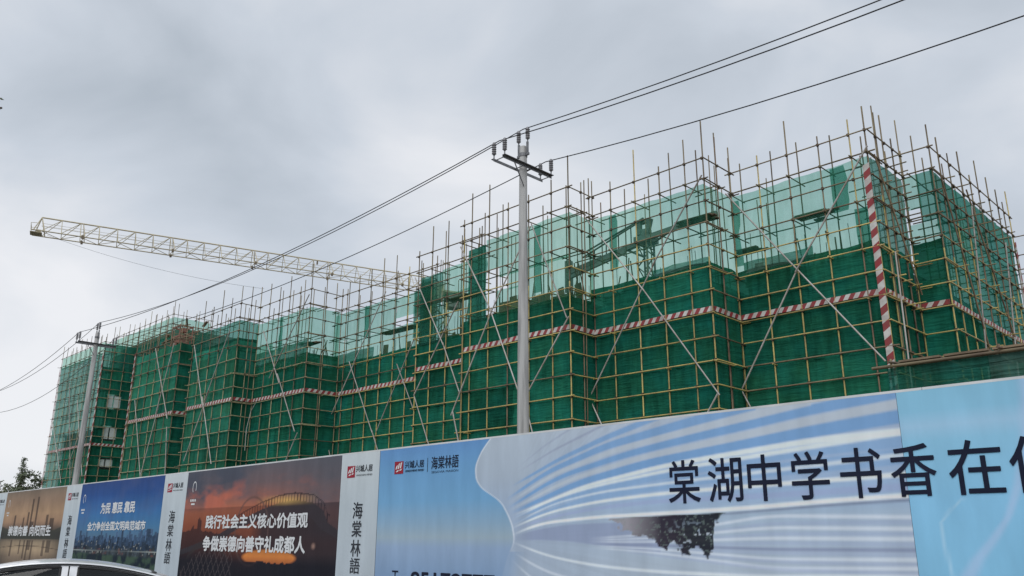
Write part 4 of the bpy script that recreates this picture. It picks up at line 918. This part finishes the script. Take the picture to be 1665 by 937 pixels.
ci, cio = banner(-35.347, -27.853, ZB, 3.68, paint_city, 'blue banner with a city skyline print and two lines of white characters', .032, ink=.70)
text('为民 惠民 靠民', -33.1, -30.0, 2.53, 2.93, 'white_ink', ci, cio, .035); text('全力争创全国文明典范城市', -34.2, -28.95, 1.95, 2.27, 'white_ink', ci, cio, .035)
emblem(-34.9, 3.1, ci, cio)
# brown towers banner
def paint_brown(X, Z):
    u = (X+44.98)/7.93
    o = grad(Z, [(3.7, (104, 92, 82)), (3.2, (128, 106, 90)), (2.7, (152, 124, 100)), (2.35, (140, 112, 92)), (2.1, (92, 78, 70)), (1.85, (62, 58, 54)), (1.7, (66, 62, 58)), (1.5, (134, 118, 100)), (1.2, (150, 130, 108)), (.9, (110, 95, 82)), (.3, (60, 55, 52))])
    o = o*(1+.5*(fbm(X, Z, 1.2, .7, 171)[..., None]-.5))
    dk = np.broadcast_to(P8(58, 48, 44), o.shape)
    for xc, w, h in ((-43.2, .25, 2.66), (-42.0, .18, 2.55), (-41.4, .22, 2.75), (-41.0, .22, 3.3), (-40.35, .24, 3.38), (-38.9, .3, 2.6), (-38.3, .5, 2.45), (-40.8, .5, 2.35)):
        o = lerp(o, dk, ((np.abs(X-xc) < w/2)*(Z < h)*(Z > 1.8)).astype(float)*.8); o = lerp(o, dk, ((np.abs(X-xc) < w/2)*(Z < 1.6)*(Z > 1.6-(h-1.9)*.9)).astype(float)*.7)
    o = lerp(o, np.broadcast_to(P8(50, 52, 48), o.shape), np.clip((2.05+.2*fbm(X, Z, .6, 1, 181)-.25*np.sin(u*np.pi)-Z)/.05, 0, 1)*(Z > 1.62)*.85)
    o = lerp(o, np.broadcast_to(P8(40, 34, 34), o.shape), np.clip(1-np.abs(Z-(1.36-.12*(2*u-1)**2))/.022, 0, 1)*.8)
    vg = np.clip(np.abs(u-.5)*2-.55, 0, 1)*(Z < 1.9); o = lerp(o, np.broadcast_to(P8(48, 46, 46), o.shape), vg*1.3)
    return o
br, bro = banner(-44.977, -37.053, ZB, 3.68, paint_brown, 'brown dusk banner with twin towers mirrored in water, leftmost of the picture banners', .036)
text('崇德向善 向阳而生', -43.9, -38.2, 1.76, 2.2, 'white_ink', br, bro, .035)
emblem(-44.4, 3.15, br, bro)
def paint_next(X, Z): return grad(Z, [(3.7, (70, 96, 140)), (2, (100, 130, 150)), (.3, (70, 80, 76))])*(1+.3*(fbm(X, Z, 1.5, .8, 191)[..., None]-.5))
banner(-54.6, -46.655, ZB, 3.68, paint_next, 'bluish picture banner beyond the left edge strip', .12)

# ------------------------------------------------------------------ low netted canopy at the right, between hoarding and building
off = (-5, 22, 0)
cnp = empty('netted_canopy', off, 'low green netted canopy frame on tubes at the right, just above the light blue banner', 'canopy')
tube('front_rail', (-8.55, 22, 6.04), (2.5, 22, 6.04), .045, 'weathered_backlit', cnp, off); tube('back_rail', (-8.3, 24.5, 6.35), (2.5, 24.5, 6.35), .04, 'rust', cnp, off)
cf = Face((-8.3, 22), (2.4, 22), [0, 10.7])
net_sheet(cf, .1, 2.6, 2.8, 6.0, 'net_mid', cnp, off, seed=3); net_sheet(cf, 2.5, 6.2, 2.8, 6.0, 'net_pale', cnp, off, seed=8); net_sheet(cf, 6.1, 10.7, 2.8, 6.0, 'net_pale', cnp, off, seed=9)
for i in range(5):
    x = -8.1+i*2.55
    tube('standard', (x, 22.12, 0), (x, 22.12, 6.25), .032, 'weathered_backlit', cnp, off); tube('standard', (x, 24.5, 0), (x, 24.5, 6.5), .04, 'rust', cnp, off)
    tube('transom', (x+.05, 21.8, 6.12), (x+.05, 24.8, 6.42), .035, 'rust', cnp, off)
    tube('brace', (x, 22.3, 4.4), (x+1.9, 22.3, 5.9), .03, 'white', cnp, off)
for i in range(9): block('plank', (-7.4+i*1.1, 23.2, 6.16), (1.0, 2.2, .05), 'wood', cnp, off)

# ------------------------------------------------------------------ trees
def leaf_mat(name, a, b):
    m = rough_mat(name, a, b, 1.1, .6, 0, 0, 0, lo=.3, hi=.7); m.node_tree.nodes['Principled BSDF'].inputs['Specular IOR Level'].default_value = .25; return m
M['leaf_dark'] = leaf_mat('leaf_dark', (.095, .12, .075), (.14, .165, .10)); M['leaf_olive'] = leaf_mat('leaf_olive', (.10, .115, .06), (.13, .135, .075))
def leaves(mb, pts, size, r_):
    for p in pts:
        s = size*r_.uniform(.6, 1.3); q = Quaternion((r_.gauss(0, 1), r_.gauss(0, 1), r_.gauss(0, 1), r_.gauss(0, 1))).normalized()
        vs_ = [q @ Vector(v) for v in ((-s, 0, 0), (-.2*s, -.42*s, .08*s), (s, 0, 0), (-.2*s, .42*s, .08*s))]
        mb.add([p+v for v in vs_], [(0, 1, 2, 3)])
def broad_tree(x, y, h, rad, label, mat, seed, nclump=60, nl=42, lsize=.16, name='broadleaf_tree'):
    r_ = random.Random(seed); off = (x, y, 0); T = empty(name, off, label, 'tree', 'trees behind the hoarding')
    t = MB(); fork = h*.42; t.tube((x, y, 0), (x+.1, y, fork), .035*h*.5, .022*h*.5, 8); tips = []
    for i in range(9):
        a = i*2.4; e = Vector((x+rad*.62*math.cos(a)*r_.uniform(.5, 1), y+rad*.62*math.sin(a)*r_.uniform(.5, 1), h*r_.uniform(.62, .9))); t.tube((x+.1, y, fork*r_.uniform(.8, 1)), e, .012*h*.5, .004*h*.5, 6); tips.append(e)
    t.build('trunk', M['bark'], T, off)
    c = MB()
    for i in range(nclump):
        while True:
            d = Vector((r_.uniform(-1, 1), r_.uniform(-1, 1), r_.uniform(-1, 1)))
            if .25 < d.length < 1: break
        cc = Vector((x+d.x*rad, y+d.y*rad, h*.66+d.z*h*.33)); cr_ = rad*r_.uniform(.16, .32)
        leaves(c, [cc+Vector((r_.gauss(0, .5)*cr_, r_.gauss(0, .5)*cr_, r_.gauss(0, .42)*cr_)) for _ in range(nl)], lsize, r_)
    c.build('crown', M[mat], T, off)
def conifer(x, y, h, rad, label, seed):
    r_ = random.Random(seed); off = (x, y, 0); T = empty('conifer_tree', off, label, 'tree', 'trees behind the hoarding')
    t = MB(); t.tube((x, y, 0), (x, y, h*.97), .13, .02, 7)
    c = MB()
    z = h*.22
    while z < h:
        f_ = 1-(z-h*.22)/(h*.78); n = 7
        for i in range(n):
            a = r_.uniform(0, 6.3); R_ = rad*(.12+f_)*r_.uniform(.55, 1.1); e = Vector((x+R_*math.cos(a), y+R_*math.sin(a), z+R_*.12))
            t.tube((x, y, z), e, .025, .008, 4)
            leaves(c, [Vector((x, y, z)).lerp(e, r_.uniform(.25, 1.05))+Vector((r_.gauss(0, .1), r_.gauss(0, .1), r_.gauss(0, .12))) for _ in range(int(10+26*f_))], .11, r_)
        z += .38
    t.build('trunk', M['bark'], T, off); c.build('crown', M['leaf_dark'], T, off)
conifer(-109.2, 30, 10.5, 1.25, 'slim dark conifer with a pointed top behind the hoarding at far left', 3)
broad_tree(-103.3, 29.2, 9.0, 1.7, 'bushy dark tree touching the left edge of the farthest scaffold bay', 'leaf_dark', 5)
broad_tree(-106.5, 28, 7.0, 2.6, 'low rounded brownish green tree between the conifer and the scaffold', 'leaf_olive', 6, nclump=80)
broad_tree(-114.0, 31, 7.6, 1.9, 'rounded tree left of the pointed conifer at the left edge', 'leaf_dark', 7)
broad_tree(-119.8, 31, 8.4, 2.0, 'dark tree cut by the left picture edge', 'leaf_dark', 9)
# street tree beside the camera: only a twig of it reaches into the picture
T = empty('street_tree', (-10.4, -1.6, 0), 'street tree cut by the left edge, only a leafy twig tip visible', 'tree')
off = (-10.4, -1.6, 0); t = MB(); t.tube((-10.4, -1.6, 0), (-10.3, -1.5, 3.4), .14, .10, 9)
for e in ((-9.4, -.6, 5.2), (-11.6, -1.0, 5.6), (-10.6, -3.0, 5.4), (-9.2, -2.4, 5.0), (-10.2, -1.2, 6.3)): t.tube((-10.3, -1.5, 3.2), e, .06, .025, 7)
t.path([(-9.4, -.6, 5.2), (-9.0, .3, 5.42), (-8.55, 1.0, 5.47), (-8.05, 1.545, 5.43)], .010, 5)
t.path([(-8.5, 1.06, 5.48), (-8.25, 1.36, 5.52), (-8.07, 1.52, 5.50)], .006, 5)
t.build('trunk', M['bark'], T, off)
c = MB(); r_ = random.Random(4)
for i in range(46):
    d = Vector((r_.gauss(0, .65), r_.gauss(0, .6), r_.gauss(0, .55))); cc = Vector((-10.4, -1.9, 5.4))+d
    leaves(c, [cc+Vector((r_.gauss(0, .2), r_.gauss(0, .2), r_.gauss(0, .16))) for _ in range(24)], .07, r_)
leaves(c, [Vector((-8.09, 1.52, 5.50)), Vector((-8.05, 1.53, 5.515)), Vector((-8.12, 1.5, 5.49)), Vector((-8.08, 1.52, 5.40)), Vector((-8.2, 1.4, 5.44)), Vector((-8.3, 1.3, 5.50)), Vector((-8.35, 1.2, 5.46))], .036, r_)
c.build('crown', M['leaf_dark'], T, off)

# ------------------------------------------------------------------ silver car at the lower left
def car_paint():
    m, nt, b = new_mat('silver_paint'); no = nt.nodes.new('ShaderNodeTexNoise'); no.inputs['Scale'].default_value = 3; mr = nt.nodes.new('ShaderNodeMixRGB'); mr.inputs[1].default_value = (.72, .73, .75, 1); mr.inputs[2].default_value = (.78, .79, .80, 1)
    nt.links.new(no.outputs['Fac'], mr.inputs[0]); nt.links.new(mr.outputs[0], b.inputs['Base Color']); b.inputs['Metallic'].default_value = .35; b.inputs['Roughness'].default_value = .32; b.inputs['Coat Weight'].default_value = .6; b.inputs['Coat Roughness'].default_value = .08; return m
M['silver'] = car_paint()
m, nt_, b_ = new_mat('tinted_glass'); nt_.nodes.remove(b_); o_ = nt_.nodes['Material Output']; gl = nt_.nodes.new('ShaderNodeBsdfGlossy'); gl.inputs['Roughness'].default_value = .03; tr_ = nt_.nodes.new('ShaderNodeBsdfTransparent'); tr_.inputs[0].default_value = (.42, .45, .45, 1); fr = nt_.nodes.new('ShaderNodeFresnel'); mxs = nt_.nodes.new('ShaderNodeMixShader'); nt_.links.new(fr.outputs[0], mxs.inputs[0]); nt_.links.new(tr_.outputs[0], mxs.inputs[1]); nt_.links.new(gl.outputs[0], mxs.inputs[2]); nt_.links.new(mxs.outputs[0], o_.inputs[0])
M['tinted'] = m
M['rubber'] = rough_mat('rubber', (.018, .018, .019), (.03, .03, .03), 12, .75); M['seat'] = rough_mat('seat_cloth', (.03, .03, .033), (.05, .05, .052), 9, .9); M['alloy'] = rough_mat('alloy', (.5, .5, .51), (.4, .4, .41), 4, .35, .8)
M['lamp_red'] = rough_mat('lamp_red', (.4, .02, .02), (.3, .015, .015), 9, .2); M['lamp_clear'] = rough_mat('lamp_clear', (.6, .62, .64), (.5, .52, .55), 9, .15)
heading = Vector((-.32, -.95, 0)).normalized(); cpos = Vector((-9.87, 3.28, 0))
CAR = empty('parked_car', cpos, 'silver saloon car at the lower left edge, only its roof and window tops showing', 'car', None, math.atan2(heading.y, heading.x))
# roofline z(x): x forward
RX = [-2.25, -1.95, -1.55, -1.2, -.9, -.55, -.2, .1, .4, .7, .95, 1.25, 1.6]
RZ = [1.0, 1.03, 1.13, 1.26, 1.36, 1.445, 1.495, 1.505, 1.49, 1.44, 1.36, 1.22, 1.0]
def roof_z(x): return float(np.interp(x, np.linspace(-2.25, 1.6, 60), _rs))
_xs = np.linspace(-2.25, 1.6, 60); _rs = np.interp(_xs, RX, RZ); _rs = np.convolve(np.pad(_rs, 3, mode='edge'), np.ones(7)/7, 'valid')
# lower body: sections along x
def hood(x): return float(np.interp(x, [-2.35, -2.2, -1.9, -1.2, 0, 1.2, 1.8, 2.1, 2.3, 2.38], [.78, .96, 1.0, .96, .93, .95, .88, .80, .66, .5]))
v = []; f = []; NS = 30; prev = None
for i in range(NS+1):
    x = -2.35+4.73*i/NS; e = abs(2*i/NS-1); hw_ = .90*(1-.16*max(0, (e-.65)/.35)**2); zt = hood(x); zb_ = .22+.08*max(0, (e-.8)/.2)
    sec = [(0, zb_), (hw_*.8, zb_), (hw_*.96, zb_+.1), (hw_, .5*(zb_+zt)), (hw_*.985, zt-.12), (hw_*.93, zt-.02), (hw_*.78, zt+.01), (0, zt+.03)]
    ring = sec+[(-y, z) for y, z in sec[-2:0:-1]]
    v += [(x, y, z) for y, z in ring]
k_ = 14
for i in range(NS):
    for j in range(k_): f.append((i*k_+j, i*k_+(j+1) % k_, (i+1)*k_+(j+1) % k_, (i+1)*k_+j))
f += [tuple(range(k_-1, -1, -1)), tuple(range(NS*k_, NS*k_+k_))]
mesh('body', v, f, M['silver'], CAR, smooth=True)
# roof skin (full width between rails) as a lofted shell from rear window top to windscreen top
def half_w(z): return .60+.26*max(0, (1.46-z)/.5)
RXS = np.linspace(-1.02, .86, 22); v = []; f = []; NW = 10
for x in RXS:
    zt = roof_z(x)
    for j in range(NW+1):
        u = -1+2*j/NW; yw = (.645+.05*max(0, (1.46-zt)/.15))*u; v.append((x, yw, zt-.022*abs(u)**3.2))
for i in range(len(RXS)-1):
    for j in range(NW): f.append((i*(NW+1)+j, (i+1)*(NW+1)+j, (i+1)*(NW+1)+j+1, i*(NW+1)+j+1))
mesh('roof', v, f, M['silver'], CAR, smooth=True)
def side_y(z): return .665+.20*max(0.0, (1.40-z)/.45)
def strip_side(name, poly, mat, s, t=.02):
    """a side panel from (x,z) outline, laid on the tumblehome surface, with thickness"""
    n = len(poly); vo = [(x, s*side_y(z), z) for x, z in poly]; vi = [(x, s*(side_y(z)-t), z) for x, z in poly]
    fs_ = [tuple(range(n)) if s < 0 else tuple(range(n-1, -1, -1)), tuple(range(2*n-1, n-1, -1)) if s < 0 else tuple(range(n, 2*n))]+[(i, n+i, n+(i+1) % n, (i+1) % n) for i in range(n)]
    return mesh(name, vo+vi, fs_, M[mat], CAR)
def arc(xa, xb, dz, n=12): return [(x, roof_z(x)-dz) for x in np.linspace(xa, xb, n)]
for s in (-1, 1):
    # cant rail following the roof from boot to bonnet (upper band + drip moulding)
    up = arc(-2.0, 1.5, .018, 40); lo = arc(-2.0, 1.5, .046, 40)
    vv = []; ff = []
    for (x, zu), (_, zl) in zip(up, lo): vv += [(x, s*(side_y(zu)-.01), zu), (x, s*(side_y(zl)+.012), zl), (x, s*(side_y(zl)-.04), zl-.004)]
    for i in range(len(up)-1):
        a = i*3; ff += [(a, a+1, a+4, a+3), (a+1, a+2, a+5, a+4)]
    mesh('cant_rail', vv, ff, M['silver'], CAR, smooth=True)
    mbk = MB(); mbk.path([(x, s*(side_y(z)+.012), z) for x, z in arc(-1.75, 1.25, .036, 30)], .007, 5); mbk.build('drip_moulding', M['rubber'], CAR)
    belt = .95
    strip_side('pillar', [(-.115, belt), (-.115, roof_z(-.115)-.045), (.045, roof_z(.045)-.045), (.045, belt)], 'silver', s)
    strip_side('pillar', [(-1.95, belt), (-1.9, roof_z(-1.9)-.1)]+arc(-1.6, -1.02, .045, 6)+[(-1.25, belt)], 'silver', s)
    mbk = MB(); mbk.box((-.03, s*side_y(1.2)+s*.006, 1.2), (.012, .012, .5)); mbk.build('door_gap', M['rubber'], CAR)
    # black window surrounds and panes
    for xa, xb in ((-1.12, -.115), (.045, 1.06)):
        top = arc(xa, xb, .052, 12); lowb = [(xb, belt), (xa, belt)]
        if xb > .9: lowb = [(1.38, belt), (xa, belt)]
        else: lowb = [(xb, belt), (-1.25, belt)]
        mbk = MB(); mbk.path([(x, s*(side_y(z)+.004), z-.012) for x, z in top], .016, 5); mbk.path([(top[0][0], s*(side_y(top[0][1])+.003), top[0][1]-.01), (lowb[1][0], s*(side_y(belt)+.003), belt)], .014, 5); mbk.path([(top[-1][0], s*(side_y(top[-1][1])+.003), top[-1][1]-.01), (lowb[0][0], s*(side_y(belt)+.003), belt)], .014, 5); mbk.build('window_seal', M['rubber'], CAR)
        strip_side('side_window', top+lowb, 'tinted', s, .006)
    strip_side('pillar', [(1.06, roof_z(1.06)-.045), (1.2, roof_z(1.2)-.05), (1.58, roof_z(1.58)), (1.38, belt)], 'silver', s)
    mbk = MB(); mbk.lathe([(.02, -.08), (.085, -.07), (.1, 0), (.085, .07), (.02, .08)], (0, 0, 0), 10); wm = mbk.build('wing_mirror', M['silver'], CAR, smooth=True); wm.location = (1.15, s*1.0, 1.0); wm.scale = (.7, 1.2, .8)
    for x in (-1.38, 1.35):
        w_ = MB(); n_ = 24
        prof = [(.20, -.1), (.30, -.11), (.325, -.06), (.325, .06), (.30, .11), (.20, .1)]
        w_.lathe(prof, (0, 0, 0), n_); wh = w_.build('wheel', M['rubber'], CAR, smooth=True); wh.rotation_euler = (math.pi/2, 0, 0); wh.location = (x, s*.80, .325)
        rm = MB(); rm.lathe([(.02, .112*1), (.19, .108), (.20, .09), (.02, .085)], (0, 0, 0), 18); ro = rm.build('rim', M['alloy'], wh); ro.rotation_euler = (math.pi if s > 0 else 0, 0, 0)
    block('headlight', (2.2, s*.62, .66), (.22, .34, .14), 'lamp_clear', CAR); block('tail_light', (-2.28, s*.62, .82), (.14, .32, .16), 'lamp_red', CAR)
    block('door_handle', (-.35, s*.915, .80), (.18, .03, .03), 'silver', CAR); block('door_handle', (.75-.9+.9, s*.915, .80), (.18, .03, .03), 'silver', CAR)
# front and rear screens
for nm, xt, xb in (('windscreen', .86, 1.55), ('rear_window', -1.02, -1.9)):
    vv = []; ff = []
    for i in range(6):
        t = i/5; x = xt+(xb-xt)*t; z = roof_z(x)-.004
        for j in range(7):
            u = -1+2*j/6; vv.append((x-(.10*u*u)*(1 if xb > 0 else -1)*t*.6, u*(.60+.16*t), z-.04*abs(u)**3))
    for i in range(5):
        for j in range(6): ff.append((i*7+j, i*7+j+1, (i+1)*7+j+1, (i+1)*7+j))
    mesh(nm, vv, ff, M['tinted'], CAR, smooth=True)
block('dashboard', (1.2, 0, .9), (.5, 1.4, .25), 'seat', CAR)
for y in (-.36, .36):
    for x in (.05, -.72):
        st = MB(); st.box((x, y, .85), (.18, .5, .7), rot=Matrix.Rotation(-.15, 3, 'Y')); st.box((x-.08, y, 1.27 if x > 0 else 1.2), (.1, .26, .16)); st.build('seat', M['seat'], CAR)
block('licence_plate', (-2.36, 0, .62), (.02, .44, .14), 'cap', CAR)
block('headlining', (-.1, 0, 1.37), (1.5, 1.1, .012), 'seat', CAR)
